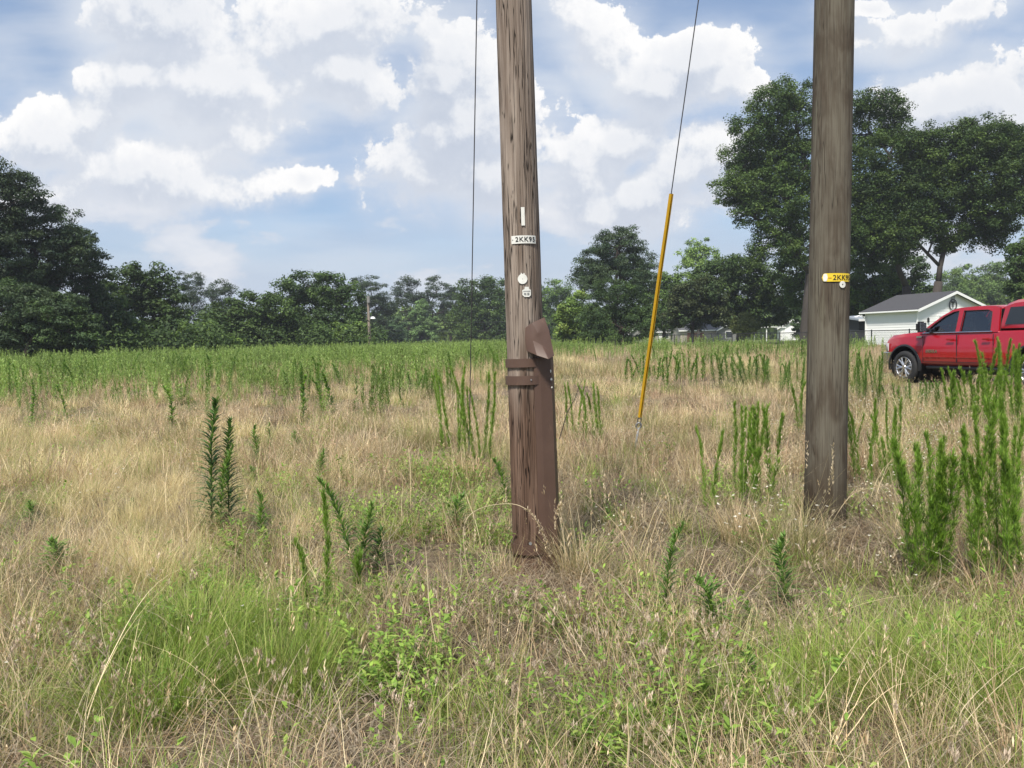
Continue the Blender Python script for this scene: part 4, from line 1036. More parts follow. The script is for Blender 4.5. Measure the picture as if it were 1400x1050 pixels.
grow('green_grass', 'green', 9500, 1.7, 12, .17, 130, .55, 1.0, 'bright fresh green grass in foreground patches', 'grass', 1.35, [])
grow('olive_grass', 'olive', 5500, 1.7, 16, .07, 140, .55, 1.05, 'half-dry olive grass tufts', 'grass', 1.1, [('green', .4)])
grow('ground_weeds', 'broad', 9000, 1.7, 14, .05, 150, .6, 1.25, 'low broad-leaved green weeds among the grass', 'weeds', 1.3, [])
grow('seed_stalks', 'stalk', 1900, 3.4, 16, .03, 160, .6, 1.0, 'tall pale grass stalks with feathery seed heads', 'dry grass', 1.1, [('green', .8)])
grow('white_wildflowers', 'flower', 3600, 3.0, 20, .01, 170, .7, 1.25, 'tiny white wildflowers in the dry grass at right', 'wildflowers', 1.0, [])
grow('clover_heads', 'clover', 3600, 1.7, 5, .03, 180, .7, 1.2, 'fluffy pinkish tan clover heads in the foreground', 'wildflowers', 1.2, [])
grow('field_grass', 'midstraw', 7500, 7.5, 34, .62, 190, .40, 1.15, 'reddish tan dry grass of the middle field', 'dry grass', .9, [])
grow('field_green', 'midgreen', 4200, 8, 34, .36, 200, .6, 1.0, 'greenish tufts scattered through the middle field', 'grass', .9, [])
grow('far_field_grass', 'farstraw', 7500, 24, 105, .75, 210, .7, 1.05, 'tan grass of the far field up to the fence', 'dry grass', .7, [])
#PART3
# ------------------------------------------------------------------ individual grass tussocks and stalks
def tussock(px, py, label, pal, n, rad, L, seed, bend=(.3, 1.5), w=(.0026, .0050), stalks=0, slen=(.6, .9), spal=None, slean=(.05, .55)):
    p = ground_at(px, py); o = empty('grass_tussock', p); tag(o, label, 'grass tussock')
    V, F, C, T = clump(seed, n, rad, L, (.03, .75), bend, w, pal, segs=6); b = NB(); b.add(V, F, C); mobj('blades', b.mesh('blades', M['grass']), o)
    if stalks:
        rs = np.random.RandomState(seed + 1); b = NB()
        V, F, C, T = clump(seed + 2, stalks, rad * .6, slen, slean, (.0, .75), (.0026, .0040), spal or [(.55, .45, .29), (.62, .53, .36)], segs=9, drift=.08); b.add(V, F, C)
        V, F, C = seed_heads(rs, T, [(.62, .52, .37), (.55, .45, .30)], (.004, .008), (.12, .26), 34); b.add(V, F, C)
        mobj('seed_stalks', b.mesh('seed_stalks', M['grass']), o)
    return o
tussock(1085, 762, 'big grey-green grass tussock with pale seed stalks at the foot of the treated pole', OLIVE + STRAW[:1], 420, .16, (.25, .52), 700, stalks=17, slen=(.55, .98))
tussock(1012, 742, 'dry arching straw tussock left of the treated pole under the dogfennels', STRAW + OLIVE[:1], 260, .14, (.25, .5), 705, stalks=9, slen=(.6, .95), slean=(.2, .9))
tussock(792, 796, 'straw and olive grass tussock at the foot of the brown steel brace', OLIVE + STRAW, 300, .13, (.25, .48), 710, stalks=8, slen=(.45, .75))
tussock(690, 792, 'thin dry tussock just left of the base of the old pole', STRAW + OLIVE[:1], 120, .09, (.15, .34), 715, stalks=3, slen=(.35, .5), slean=(.2, .9))
tussock(205, 815, 'rounded pale blond tussock in the left of the field', BLOND, 620, .17, (.22, .42), 720, w=(.0018, .0032))
tussock(535, 640, 'tall pale seed-headed tussock in the mid straw left of the bare guy wire', STRAW + OLIVE[:1], 240, .20, (.3, .55), 725, stalks=20, slen=(.55, 1.0))
tussock(585, 615, 'grey-green rounded tussock just left of the bare guy wire', OLIVE, 260, .22, (.3, .6), 730, stalks=6, slen=(.5, .8))
tussock(455, 655, 'light green and tan tussock in the straw beside a leafy sprout', OLIVE + GREEN[:1], 220, .16, (.25, .45), 735, stalks=3)
tussock(250, 905, 'largest bright green grass tussock in the lower left foreground', GREEN, 900, .30, (.25, .50), 740, w=(.003, .0056))
tussock(375, 950, 'bright green tussock right of the largest one, lower left', GREEN, 600, .24, (.22, .42), 745, w=(.003, .0056))
tussock(205, 985, 'bright green tussock nearest the bottom edge at left', GREEN, 520, .22, (.2, .4), 750, w=(.003, .0056))
tussock(455, 905, 'narrow green tussock below the three dogfennels', GREEN + OLIVE[:1], 260, .13, (.2, .42), 755)
tussock(1190, 955, 'sprawling yellow-green tussock in the lower right foreground', [GREEN[1], GREEN[3], OLIVE[1]], 560, .24, (.22, .44), 760, w=(.003, .0056))
tussock(1330, 950, 'yellow-green tussock nearest the right edge in the foreground', [GREEN[1], GREEN[3], GREEN[0]], 560, .24, (.22, .46), 765, w=(.003, .0056))
tussock(1035, 1010, 'thin upright green tussock at the bottom right of centre', [GREEN[1], OLIVE[0], OLIVE[1]], 320, .17, (.2, .42), 770)
tussock(720, 640, 'dry straw tussock behind the old pole', STRAW, 160, .15, (.3, .55), 775, stalks=4)
tussock(1110, 720, 'pale stalks standing against the treated pole', STRAW, 60, .10, (.2, .4), 780, stalks=8, slen=(.6, .88), slean=(.0, .35))
def arc_stalk(name, pts, Y, label, rad=.0028, head=.0):
    P = [at(px, py, Y + dy) for px, py, dy in pts]; base = P[0].copy(); base.z = gz(base.x, base.y); o = empty(name, base); tag(o, label, 'grass stalk')
    Q = []
    for i in range(len(P) - 1):
        for k in range(6):
            t = k / 6; a = P[max(0, i - 1)]; b, c = P[i], P[i + 1]; d = P[min(len(P) - 1, i + 2)]
            Q.append(.5 * ((2 * b) + (c - a) * t + (2 * a - 5 * b + 4 * c - d) * t * t + (3 * b - a - 3 * c + d) * t ** 3) - base)
    Q.append(P[-1] - base); n = len(Q)
    MB().tube(Q, [rad * (1 - .5 * i / n) for i in range(n)], 5).build('stem', strawm, o)
    rs = np.random.RandomState(int(pts[0][0])); k0 = int(n * .62); T = np.array([tuple(q) for q in Q[k0:]])
    m = len(T) * 14; T = np.repeat(T, 14, 0) + rs.normal(0, .004, (m, 3))
    V, F = lances(rs, T, rs.rand(m) * 2 * PI, rs.uniform(.2, 2.0, m), rs.uniform(.010, .024, m), rs.uniform(.004, .008, m), .2)
    b = NB(); b.add(V, F, cols(rs, m, 6, [(.60, .50, .36), (.52, .42, .29)])); mobj('seed_head', b.mesh('seed_head', M['grass']), o)
strawm = plain('dry_stalk', (.50, .41, .26), .7)
arc_stalk('grass_stalk', [(640, 790, 0), (634, 722, 0), (655, 696, 0), (700, 689, -.2), (728, 704, -.25), (744, 735, -.25), (752, 757, -.2)], 4.75, 'arching pale stalk with drooping seed head crossing the old pole foot')
arc_stalk('grass_stalk', [(775, 790, 0), (770, 730, 0), (763, 700, 0), (768, 690, 0)], 4.7, 'upright pale stalk beside the steel channel')
arc_stalk('grass_stalk', [(1126, 740, 0), (1146, 700, -.2), (1172, 672, -.2), (1218, 664, -.2)], 5.6, 'pale stalk leaning right across the treated pole')
arc_stalk('grass_stalk', [(612, 690, 0), (620, 640, 0), (612, 590, 0), (590, 568, 0)], 6.7, 'plumed tan stalk leaning left beside the bare guy wire')
tw = empty('dead_twig', ground_at(1184, 745)); tag(tw, 'bare dark twig bent over right of the treated pole', 'twig')
tp = [at(px, py, 5.7) - tw.location for px, py in ((1184, 745), (1176, 712), (1174, 690), (1184, 682), (1200, 700), (1222, 730))]
MB().tube(tp, [.006, .006, .005, .004, .0035, .002], 6).build('stem', plain('dark_twig', (.07, .045, .035)), tw)
tw2 = empty('dead_twig', ground_at(770, 610)); tag(tw2, 'thin leaning dark twig right of the old pole straps', 'twig')
tp = [at(px, py, 7.2) - tw2.location for px, py in ((765, 600), (775, 565), (786, 545), (795, 520))]
MB().tube(tp, [.005, .004, .003, .002], 5).build('stem', M['bark'], tw2)

# ------------------------------------------------------------------ trees
def tree(px, base_py, Y, label, blobs, seed, pal, leaf=.34, dens=1.0, trunk_r=.3, kind='broad', name='broadleaf_tree', group=None, trunkpx=None, cr=None, gap=.25, hollow=.55, cat='tree', forks=None, fill=1.0):
    """blobs: lobes of the crown in photo pixels (x, y, rx, ry[, depth offset in m]) at depth Y; leaves gather in many small sprays round each lobe"""
    rs = np.random.RandomState(seed); rr = random.Random(seed)
    b0 = at(trunkpx or px, 468, Y); base = Vector((b0.x, Y, gz(b0.x, Y)))
    root = empty(name, base); tag(root, label, cat, group)
    m = Y / FPX * 1.07; lobes = []
    for bl in blobs:
        c = at(bl[0], bl[1], Y) - base; dy = bl[4] if len(bl) > 4 else rs.uniform(-.45, .45) * bl[2] * m
        lobes.append((np.array([c.x, dy, c.z]), bl[2] * m, bl[3] * m))
    cr = cr or max(.5, min(2.2, np.mean([l[1] for l in lobes]) * .42))
    limbs = MB(); nb = NB(); allc = []
    for (c, rx, rz) in lobes:
        ry = rx * .85
        nc = int(max(10, 3.2 * dens * (rx * rz + rx * ry + ry * rz) / (cr * cr)))
        d = rs.normal(size=(nc, 3)); d /= np.linalg.norm(d, axis=1)[:, None]
        rad = rs.uniform(hollow, 1.0, nc) ** .7
        rad *= 1 + .16 * np.sin(d[:, 0] * 5 + seed) * np.cos(d[:, 2] * 6 + seed * 2) + rs.normal(0, .05, nc)
        q = c + d * rad[:, None] * np.array([rx, ry, rz])
        q = q[rs.rand(nc) > gap * .35]
        q = q[q[:, 2] > .35]
        allc.append(q)
    Q = np.concatenate(allc); nQ = len(Q)
    per = int(92 * fill) if kind != 'pine' else int(110 * fill)
    csz = cr * rs.uniform(.5, 1.0, nQ)
    k = np.repeat(np.arange(nQ), per); n = len(k)
    off = rs.normal(size=(n, 3)); off /= np.linalg.norm(off, axis=1)[:, None]; off *= (rs.rand(n) ** .45)[:, None]
    flat = .62 if kind != 'pine' else .5
    P = Q[k] + off * csz[k][:, None] * np.array([1, 1, flat])
    # leaves hang slightly, facing up and outwards from their spray
    nrm = off * .9 + rs.normal(0, .55, (n, 3)) + np.array([0, 0, .75]); nrm /= np.linalg.norm(nrm, axis=1)[:, None]
    a = np.cross(nrm, rs.normal(size=(n, 3))); a /= np.linalg.norm(a, axis=1)[:, None]; b_ = np.cross(nrm, a)
    s = leaf * .74 * rs.uniform(.6, 1.25, n)[:, None]; wd = .60 if kind != 'pine' else .36
    V = np.stack([P - a * s * .5, P + b_ * s * wd * .5 + a * s * .08, P + a * s * .5 - nrm * s * .12, P - b_ * s * wd * .5 + a * s * .08], 1).reshape(-1, 3)
    F = np.arange(n * 4).reshape(n, 4)
    base_c = cols(rs, nQ, 1, pal, .22)[k] * rs.uniform(.95, 1.35) * rs.uniform(.82, 1.18, (n, 1))
    nb.add(V, F, np.repeat(base_c, 4, 0))
    crown = mobj('crown', nb.mesh('crown', M['leaf']), root)
    # trunk and limbs
    topz = min(l[0][2] for l in lobes); topc = np.mean([l[0] for l in lobes], 0)
    fk = Vector((topc[0] * .25, topc[1] * .25, max(1.2, min(topc[2] * .55, topz * .9 if topz > 1.5 else topc[2] * .5))))
    bark = M['barkpine'] if kind == 'pine' else M['bark']
    if forks: fk = Vector(forks)
    trunk = MB().tube([(0, 0, -.3), (0, 0, .4), fk * .5 + Vector((rr.uniform(-.15, .15), 0, 0)), fk], [trunk_r * 1.25, trunk_r, trunk_r * .85, trunk_r * .7], 9).build('trunk', bark, root, True)
    nodes = [(fk, trunk_r * .62, 0.0)]
    order = sorted(range(len(lobes)), key=lambda i: (Vector(lobes[i][0]) - fk).length)
    span = max(1e-3, (Vector(lobes[order[-1]][0]) - fk).length)
    for i in order:
        c = Vector(lobes[i][0]); rx, rz = lobes[i][1], lobes[i][2]; q = allc[i]
        par = min(nodes, key=lambda nd: (c - nd[0]).length * 1.0 + nd[2] * .55)
        st0, r0_, pl = par; ln = (c - st0).length; r1_ = max(trunk_r * .07, r0_ * max(.35, 1 - ln / span * .75))
        bow = Vector((rr.uniform(-.08, .08), rr.uniform(-.08, .08), rr.uniform(-.10, .04))) * ln
        m1, m2 = st0.lerp(c, .35) + bow, st0.lerp(c, .7) + bow * .7
        limbs.tube([st0, m1, m2, c], [r0_ * .85, r0_ * .6 + r1_ * .2, (r0_ + r1_) * .38, r1_], 7)
        nodes += [(m1, r0_ * .6, pl + ln * .35), (m2, (r0_ + r1_) * .36, pl + ln * .7), (c, r1_, pl + ln)]
        for q1 in q[rs.permutation(len(q))[:12]]:
            st = m2.lerp(c, rr.uniform(0, 1)); e = Vector(q1); md_ = st.lerp(e, .5) + Vector((0, 0, -.05 * rz))
            limbs.tube([st, md_, e], [r1_ * .55, r1_ * .35, r1_ * .15], 4, cap=False)
    limbs.build('limbs', bark, trunk, True)
    return root
T_DARK = [(.038, .068, .022), (.054, .090, .028), (.030, .054, .020)]
T_MID = [(.062, .106, .028), (.086, .136, .034), (.048, .084, .025)]
T_LITE = [(.13, .205, .05), (.17, .25, .06), (.10, .16, .042)]
T_YEL = [(.18, .26, .05), (.14, .22, .045), (.22, .29, .07)]
T_PINE = [(.034, .060, .030), (.046, .074, .034), (.055, .082, .036)]
T_PECAN = [(.046, .084, .020), (.066, .112, .026), (.088, .135, .030), (.034, .064, .018)]
T_OLIVE = [(.16, .18, .06), (.14, .165, .055)]
# left edge pines
tree(-15, 480, 52, 'tall dark pine filling the left edge of the picture', [(-20, 285, 60, 62), (10, 262, 34, 38), (-60, 320, 70, 80), (0, 350, 62, 60), (-10, 430, 70, 52)], 1, T_PINE, .30, 1.25, .32, 'pine', 'pine_tree', cr=.85)
tree(55, 480, 55, 'dark pine with sloping top right of the left-edge pine', [(48, 305, 34, 40), (62, 350, 46, 52), (84, 318, 32, 36), (60, 415, 55, 55), (100, 345, 30, 36), (30, 370, 40, 50)], 2, T_PINE, .30, 1.25, .30, 'pine', 'pine_tree', cr=.85)
tree(108, 480, 57, 'dark pine at the right end of the left-edge pine group', [(106, 338, 26, 34), (122, 376, 24, 36), (132, 420, 20, 40), (100, 400, 40, 50), (115, 440, 38, 40), (88, 440, 40, 40)], 3, T_PINE, .30, 1.2, .26, 'pine', 'pine_tree', cr=.8)
tree(30, 480, 47, 'olive-tinged low pine boughs in front of the left-edge pines', [(20, 420, 55, 34), (75, 430, 45, 30), (30, 456, 62, 24), (95, 455, 40, 22)], 4, T_PINE + T_MID[:1], .30, 1.2, .18, 'pine', 'pine_tree', cr=.7)
# left woods
tree(190, 480, 66, 'rounded dark green tree next to the left pines, with spiky top', [(185, 398, 32, 30), (212, 402, 30, 34), (165, 418, 28, 38), (198, 440, 46, 36), (230, 430, 24, 38), (183, 373, 9, 12), (215, 380, 14, 16)], 5, T_MID + T_DARK[:1], .36, 1.1, .25, cr=.95)
tree(160, 480, 60, 'small yellowish green understory tree below the left pines', [(150, 440, 26, 34), (168, 455, 26, 26)], 6, T_MID + T_LITE[:1], .32, 1.0, .14, cr=.8)
tree(270, 480, 62, 'light green bushy tree before the dark woods, left', [(262, 458, 16, 16), (280, 460, 22, 18), (298, 468, 20, 14), (310, 472, 16, 12)], 7, T_LITE, .3, 1.1, .1, cr=.6)
tree(248, 470, 135, 'tall thin-crowned pine with open top, left of two behind the woods', [(256, 383, 20, 12), (248, 400, 14, 14), (268, 405, 14, 16), (262, 425, 22, 20)], 8, T_PINE, .5, .8, .28, 'pine', 'pine_tree', cr=1.3, gap=.5)
tree(302, 470, 138, 'tall thin-crowned pine with open top, right of two behind the woods', [(303, 395, 18, 11), (290, 408, 14, 12), (312, 410, 12, 14), (298, 430, 22, 18)], 9, T_PINE, .5, .8, .28, 'pine', 'pine_tree', cr=1.3, gap=.5)
tree(345, 480, 78, 'broad dark green tree in the left woods, lower than its right neighbour', [(345, 420, 30, 24), (318, 432, 26, 26), (372, 425, 26, 26), (345, 452, 50, 26), (300, 448, 22, 24), (390, 440, 20, 30)], 10, T_MID, .38, 1.1, .25, cr=1.0)
tree(436, 480, 84, 'wide dark tree with flat top left of the far street light', [(425, 392, 28, 20), (400, 402, 18, 20), (455, 396, 26, 20), (430, 420, 42, 28), (474, 418, 24, 34), (410, 448, 34, 28), (460, 448, 36, 28)], 11, T_MID + T_DARK, .40, 1.1, .28, cr=1.1)
tree(476, 478, 80, 'light green low bushy tree left of the far street light', [(470, 458, 20, 14), (488, 452, 16, 13), (478, 466, 28, 11)], 12, T_LITE, .32, 1.1, .12, cr=.65)
tree(507, 472, 150, 'pine with rounded sloping top just behind the far street light', [(492, 388, 11, 9), (508, 400, 18, 20), (522, 420, 16, 24), (505, 435, 28, 32)], 13, T_PINE, .5, 1.0, .3, 'pine', 'pine_tree', cr=1.3)
tree(560, 470, 175, 'tall open pine left of the leaning-top pair in the centre woods', [(558, 384, 13, 8), (550, 398, 14, 12), (568, 402, 12, 14), (558, 425, 26, 24)], 14, T_PINE, .6, .85, .35, 'pine', 'pine_tree', cr=1.6, gap=.4)
tree(592, 470, 178, 'tall open pine right of the pair in the centre woods', [(592, 385, 11, 9), (598, 398, 13, 12), (586, 408, 12, 14), (600, 428, 22, 24)], 15, T_PINE, .6, .85, .35, 'pine', 'pine_tree', cr=1.6, gap=.4)
tree(616, 470, 180, 'small rounded pine top left of the bare guy wire', [(617, 397, 10, 8), (620, 420, 20, 24)], 16, T_PINE, .6, 1.0, .3, 'pine', 'pine_tree', cr=1.5)
tree(540, 474, 160, 'small round dark green ornamental tree in the far yard', [(540, 454, 16, 16), (539, 442, 9, 9), (541, 464, 17, 9)], 17, [(.075, .135, .06), (.10, .165, .07)], .42, 1.3, .2, cr=.9)
tree(577, 474, 162, 'conical light green tree right of the round one in the far yard', [(576, 420, 8, 12), (574, 432, 12, 12), (579, 446, 18, 16), (577, 460, 19, 12)], 18, [(.11, .18, .065), (.15, .23, .085)], .45, 1.3, .2, cr=.95)
tree(662, 474, 150, 'large rounded dark tree behind the bare guy wire', [(650, 400, 26, 20), (680, 396, 28, 18), (664, 425, 40, 28), (640, 436, 26, 30), (700, 420, 30, 30), (670, 452, 46, 20)], 19, T_MID + T_DARK[:1], .55, 1.0, .35, cr=1.7)
tree(750, 474, 160, 'distant green tree just right of the old pole', [(752, 400, 24, 16), (735, 408, 18, 20), (772, 398, 14, 12), (750, 430, 32, 28)], 20, T_MID + T_LITE[:1], .55, 1.0, .3, cr=1.6)
# centre right
tree(840, 474, 88, 'large rounded dark cedar-like tree left of the yellow guy guard', [(842, 340, 34, 26), (820, 362, 32, 26), (866, 358, 28, 28), (800, 378, 20, 16), (884, 385, 18, 28), (840, 385, 46, 28), (850, 325, 16, 12)], 21, T_PINE, .36, 1.35, .35, 'pine', 'cedar_tree', cr=1.0)
tree(776, 474, 82, 'yellow-green leaning bushy tree near the old pole steel flap', [(780, 432, 20, 18), (795, 416, 18, 16), (768, 446, 16, 14), (786, 455, 22, 14)], 22, T_YEL + T_LITE, .34, 1.1, .14, cr=.8)
tree(850, 474, 78, 'dark spreading evergreen low in front of the cedar-like tree', [(845, 405, 34, 22), (822, 425, 28, 24), (872, 425, 30, 26), (850, 448, 44, 22), (815, 452, 24, 18), (883, 440, 16, 20)], 23, T_DARK + T_MID[:1], .34, 1.2, .25, cr=.95, name='cedar_tree', kind='pine')
tree(955, 474, 135, 'pale tall tree standing above the others right of the yellow guard', [(957, 338, 17, 15), (943, 352, 18, 14), (970, 350, 14, 16), (952, 372, 24, 18), (958, 400, 26, 26)], 24, T_LITE, .48, .9, .3, cr=1.3, gap=.5)
tree(908, 474, 100, 'light crowned tree immediately right of the yellow guard', [(915, 384, 20, 14), (905, 400, 20, 18), (925, 405, 20, 20), (905, 430, 26, 24)], 25, T_MID + T_LITE[:1], .42, 1.1, .25, cr=1.1)
tree(945, 474, 88, 'brownish-green drooping tree left of the olive shrub', [(940, 404, 26, 20), (960, 398, 24, 20), (940, 428, 34, 22), (975, 425, 26, 24)], 26, [(.052, .068, .028), (.065, .082, .032), (.045, .075, .026)], .38, 1.2, .25, cr=1.0)
tree(1010, 474, 92, 'broad green tree with layered crown behind the olive shrub', [(1000, 366, 34, 18), (975, 378, 26, 18), (1030, 378, 34, 22), (1010, 398, 50, 24), (1060, 395, 36, 26), (1000, 424, 44, 22), (1055, 424, 40, 22)], 27, T_MID, .40, 1.2, .35, cr=1.1)
tree(1019, 474, 84, 'small olive-coloured shrub in front of the far yards', [(1018, 440, 13, 12), (1008, 446, 8, 9), (1028, 446, 9, 10), (1018, 450, 16, 9)], 28, T_OLIVE, .26, 1.3, .1, cr=.45, name='shrub', cat='shrub')
tree(1097, 474, 100, 'dark shrub at the corner of the white gabled house', [(1097, 450, 11, 14), (1107, 455, 10, 10)], 29, T_DARK, .3, 1.2, .1, cr=.6, name='shrub', cat='shrub')
# big pecans
tree(1100, 468, 76, 'huge left pecan tree partly behind the treated pole', [(1082, 128, 26, 22), (1052, 146, 30, 28), (1090, 165, 34, 34), (1025, 180, 26, 26), (1060, 200, 44, 36), (1102, 225, 36, 44), (1015, 215, 26, 24), (1000, 262, 30, 18), (1035, 255, 40, 32), (1075, 275, 40, 36), (1022, 292, 22, 22), (1060, 318, 30, 22), (1095, 320, 30, 28), (1040, 340, 16, 16), (1062, 240, 50, 50), (1080, 345, 26, 20)], 30, T_PECAN, .28, 1.6, .55, cr=1.05, gap=.35, name='pecan_tree', hollow=.35, fill=1.2, forks=(.5, 0, 7.0))
tree(1240, 462, 74, 'middle pecan tree with leaning limbs behind the garage roof', [(1190, 140, 26, 18), (1222, 145, 26, 20), (1235, 180, 20, 22), (1195, 175, 36, 30), (1210, 215, 44, 34), (1185, 260, 36, 42), (1225, 270, 36, 40), (1180, 320, 34, 32), (1215, 330, 36, 30), (1150, 250, 40, 60), (1150, 330, 34, 40), (1185, 345, 40, 26), (1205, 290, 50, 50)], 31, T_PECAN, .28, 1.6, .55, cr=1.05, gap=.3, name='pecan_tree', hollow=.35, fill=1.2, trunkpx=1247, forks=(-.6, 0, 5.4))
tree(1288, 462, 71, 'right pecan tree with spreading crown and forked trunk above the garage', [(1275, 190, 30, 20), (1310, 185, 26, 20), (1345, 205, 30, 24), (1382, 182, 22, 16), (1390, 220, 26, 30), (1285, 225, 40, 30), (1335, 245, 44, 32), (1262, 262, 34, 30), (1385, 268, 28, 26), (1300, 278, 40, 26), (1350, 290, 36, 24), (1278, 306, 26, 18), (1372, 312, 16, 18), (1255, 300, 24, 28), (1318, 316, 22, 12), (1310, 240, 60, 40), (1245, 320, 30, 22), (1398, 240, 40, 50), (1410, 200, 30, 26), (1358, 318, 30, 22), (1300, 330, 26, 14), (1338, 200, 44, 30), (1262, 205, 26, 30)], 32, T_PECAN, .28, 1.6, .50, cr=1.0, gap=.3, name='pecan_tree', hollow=.35, trunkpx=1275, fill=1.2, forks=(.5, 0, 5.6))
tree(1135, 468, 84, 'yellow-green understory tree behind the treated pole', [(1085, 370, 24, 30), (1150, 400, 40, 26), (1105, 400, 30, 34), (1190, 390, 36, 30), (1190, 425, 34, 20), (1150, 430, 34, 20)], 33, T_MID + T_LITE[:1], .38, 1.2, .25, cr=1.0)
tree(1225, 462, 86, 'dark tree filling the gap behind the garage roof', [(1225, 375, 32, 24), (1205, 400, 30, 24), (1240, 400, 26, 22), (1180, 355, 22, 22)], 34, T_DARK, .38, 1.1, .25, cr=1.0)
tree(1392, 462, 66, 'green tree cut by the right picture edge above the pickup', [(1398, 345, 18, 20), (1390, 368, 16, 14), (1402, 385, 22, 18), (1386, 395, 12, 12), (1420, 350, 30, 40), (1425, 400, 36, 36)], 35, T_MID, .32, 1.1, .25, cr=.8)
for i, (cx, ty, w) in enumerate([(1300, 372, 26), (1335, 364, 26), (1368, 362, 24), (1320, 392, 30), (1355, 388, 28), (1410, 366, 30), (1284, 398, 22)]):
    tree(cx, 462, 170 - 8 * (i > 2), ('leftmost', 'second', 'third', 'fourth', 'fifth', 'rightmost', 'lowest left')[i] + ' hazy green tree of the far line between pecan and right edge', [(cx, ty + 14, w, 16), (cx + 8, ty + 34, w * 1.2, 20), (cx - 10, ty + 50, w * 1.1, 26)], 60 + i, T_LITE + T_MID, .6, .9, .25, cr=1.7, group='far tree line at the right')
# a far-off wood closing the view behind everything, one mass of crowns
def far_wood():
    rs = np.random.RandomState(9); nb = NB()
    n = 620; u = rs.uniform(-1.05, 1.05, n); Y = rs.uniform(190, 270, n); X = u * Y
    H = np.interp(np.degrees(np.arctan(u)), [-46, -30, -20, -8, 0, 6, 20, 30, 46], [11, 10, 9.5, 12, 12, 11, 12, 15, 15]) * rs.uniform(.7, 1.08, n)
    per = 210; k = np.repeat(np.arange(n), per); m = len(k)
    d = rs.normal(size=(m, 3)); d /= np.linalg.norm(d, axis=1)[:, None]; d *= rs.uniform(.7, 1.05, m)[:, None]
    C = np.stack([X, Y, .5 + H * .52], -1)[k]; Rr = np.stack([H * .42, H * .42, H * .52], -1)[k]
    P = C + d * Rr
    nrm = d + rs.normal(0, .5, (m, 3)) + np.array([0, 0, .6]); nrm /= np.linalg.norm(nrm, axis=1)[:, None]
    a = np.cross(nrm, rs.normal(size=(m, 3))); a /= np.linalg.norm(a, axis=1)[:, None]; b_ = np.cross(nrm, a)
    s = rs.uniform(.8, 1.9, m)[:, None]
    V = np.stack([P - a * s * .5, P + b_ * s * .35, P + a * s * .5, P - b_ * s * .35], 1).reshape(-1, 3)
    cc = cols(rs, n, 1, T_MID + T_LITE, .25)[k]
    nb.add(V, np.arange(m * 4).reshape(m, 4), np.repeat(cc, 4, 0))
    o = mobj('far_wood', nb.mesh('far_wood', M['leaf'])); tag(o, 'far-off wood closing the view behind the yards and field', 'wood', kind='stuff')
far_wood()
def hedge_under():
    rs = np.random.RandomState(19); nb = NB()   # brushy edge of the left woods
    n = 260; px = rs.uniform(-80, 520, n); Y = rs.uniform(56, 74, n) + (px > 300) * 18
    P0 = np.array([tuple(base_y(a, b)) for a, b in zip(px, Y)]); H = rs.uniform(1.6, 4.2, n)
    per = 200; k = np.repeat(np.arange(n), per); m = len(k); d = rs.normal(size=(m, 3)); d /= np.linalg.norm(d, axis=1)[:, None]; d *= rs.uniform(.5, 1, m)[:, None]
    P = P0[k] + np.stack([0 * H, 0 * H, H * .5], -1)[k] + d * np.stack([H * .5, H * .5, H * .5], -1)[k]
    nrm = d + rs.normal(0, .5, (m, 3)) + np.array([0, 0, .6]); nrm /= np.linalg.norm(nrm, axis=1)[:, None]
    a = np.cross(nrm, rs.normal(size=(m, 3))); a /= np.linalg.norm(a, axis=1)[:, None]; b_ = np.cross(nrm, a); s = rs.uniform(.2, .42, m)[:, None]
    V = np.stack([P - a * s * .5, P + b_ * s * .25, P + a * s * .5, P - b_ * s * .25], 1).reshape(-1, 3)
    nb.add(V, np.arange(m * 4).reshape(m, 4), np.repeat(cols(rs, n, 1, T_DARK + T_MID, .2)[k], 4, 0))
    o = mobj('undergrowth', nb.mesh('undergrowth', M['leaf'])); tag(o, 'dark brushy undergrowth along the foot of the left woods', 'undergrowth', kind='stuff')
hedge_under()

# ------------------------------------------------------------------ buildings
def frame(origin, ang):     # local x along ang (0 = +X world), y away
    return Matrix.Translation(origin) @ Matrix.Rotation(ang, 4, 'Z')
def siding_wall(b, x0, x1, y, z0, topf, course=.19, out=-1, axis='x', d=.022):
    """lap siding: each course is a thin wedge; topf(z) gives the span still inside the wall at height z"""
    z = z0
    while z < topf['zmax'] - .02:
        z2 = min(z + course, topf['zmax']); a0, a1 = topf['span'](z); c0, c1 = topf['span'](z2)
        if a1 - a0 > .05:
            vs = [(a0, y + out * d, z), (a1, y + out * d, z), (c1, y + out * .004, z2), (c0, y + out * .004, z2), (a0, y - out * .05, z), (a1, y - out * .05, z), (c1, y - out * .05, z2), (c0, y - out * .05, z2)]
            if axis == 'y': vs = [(q[1], q[0], q[2]) for q in vs]
            b.add(vs, [(0, 1, 2, 3), (4, 7, 6, 5), (0, 4, 5, 1), (3, 2, 6, 7), (0, 3, 7, 4), (1, 5, 6, 2)])
        z = z2
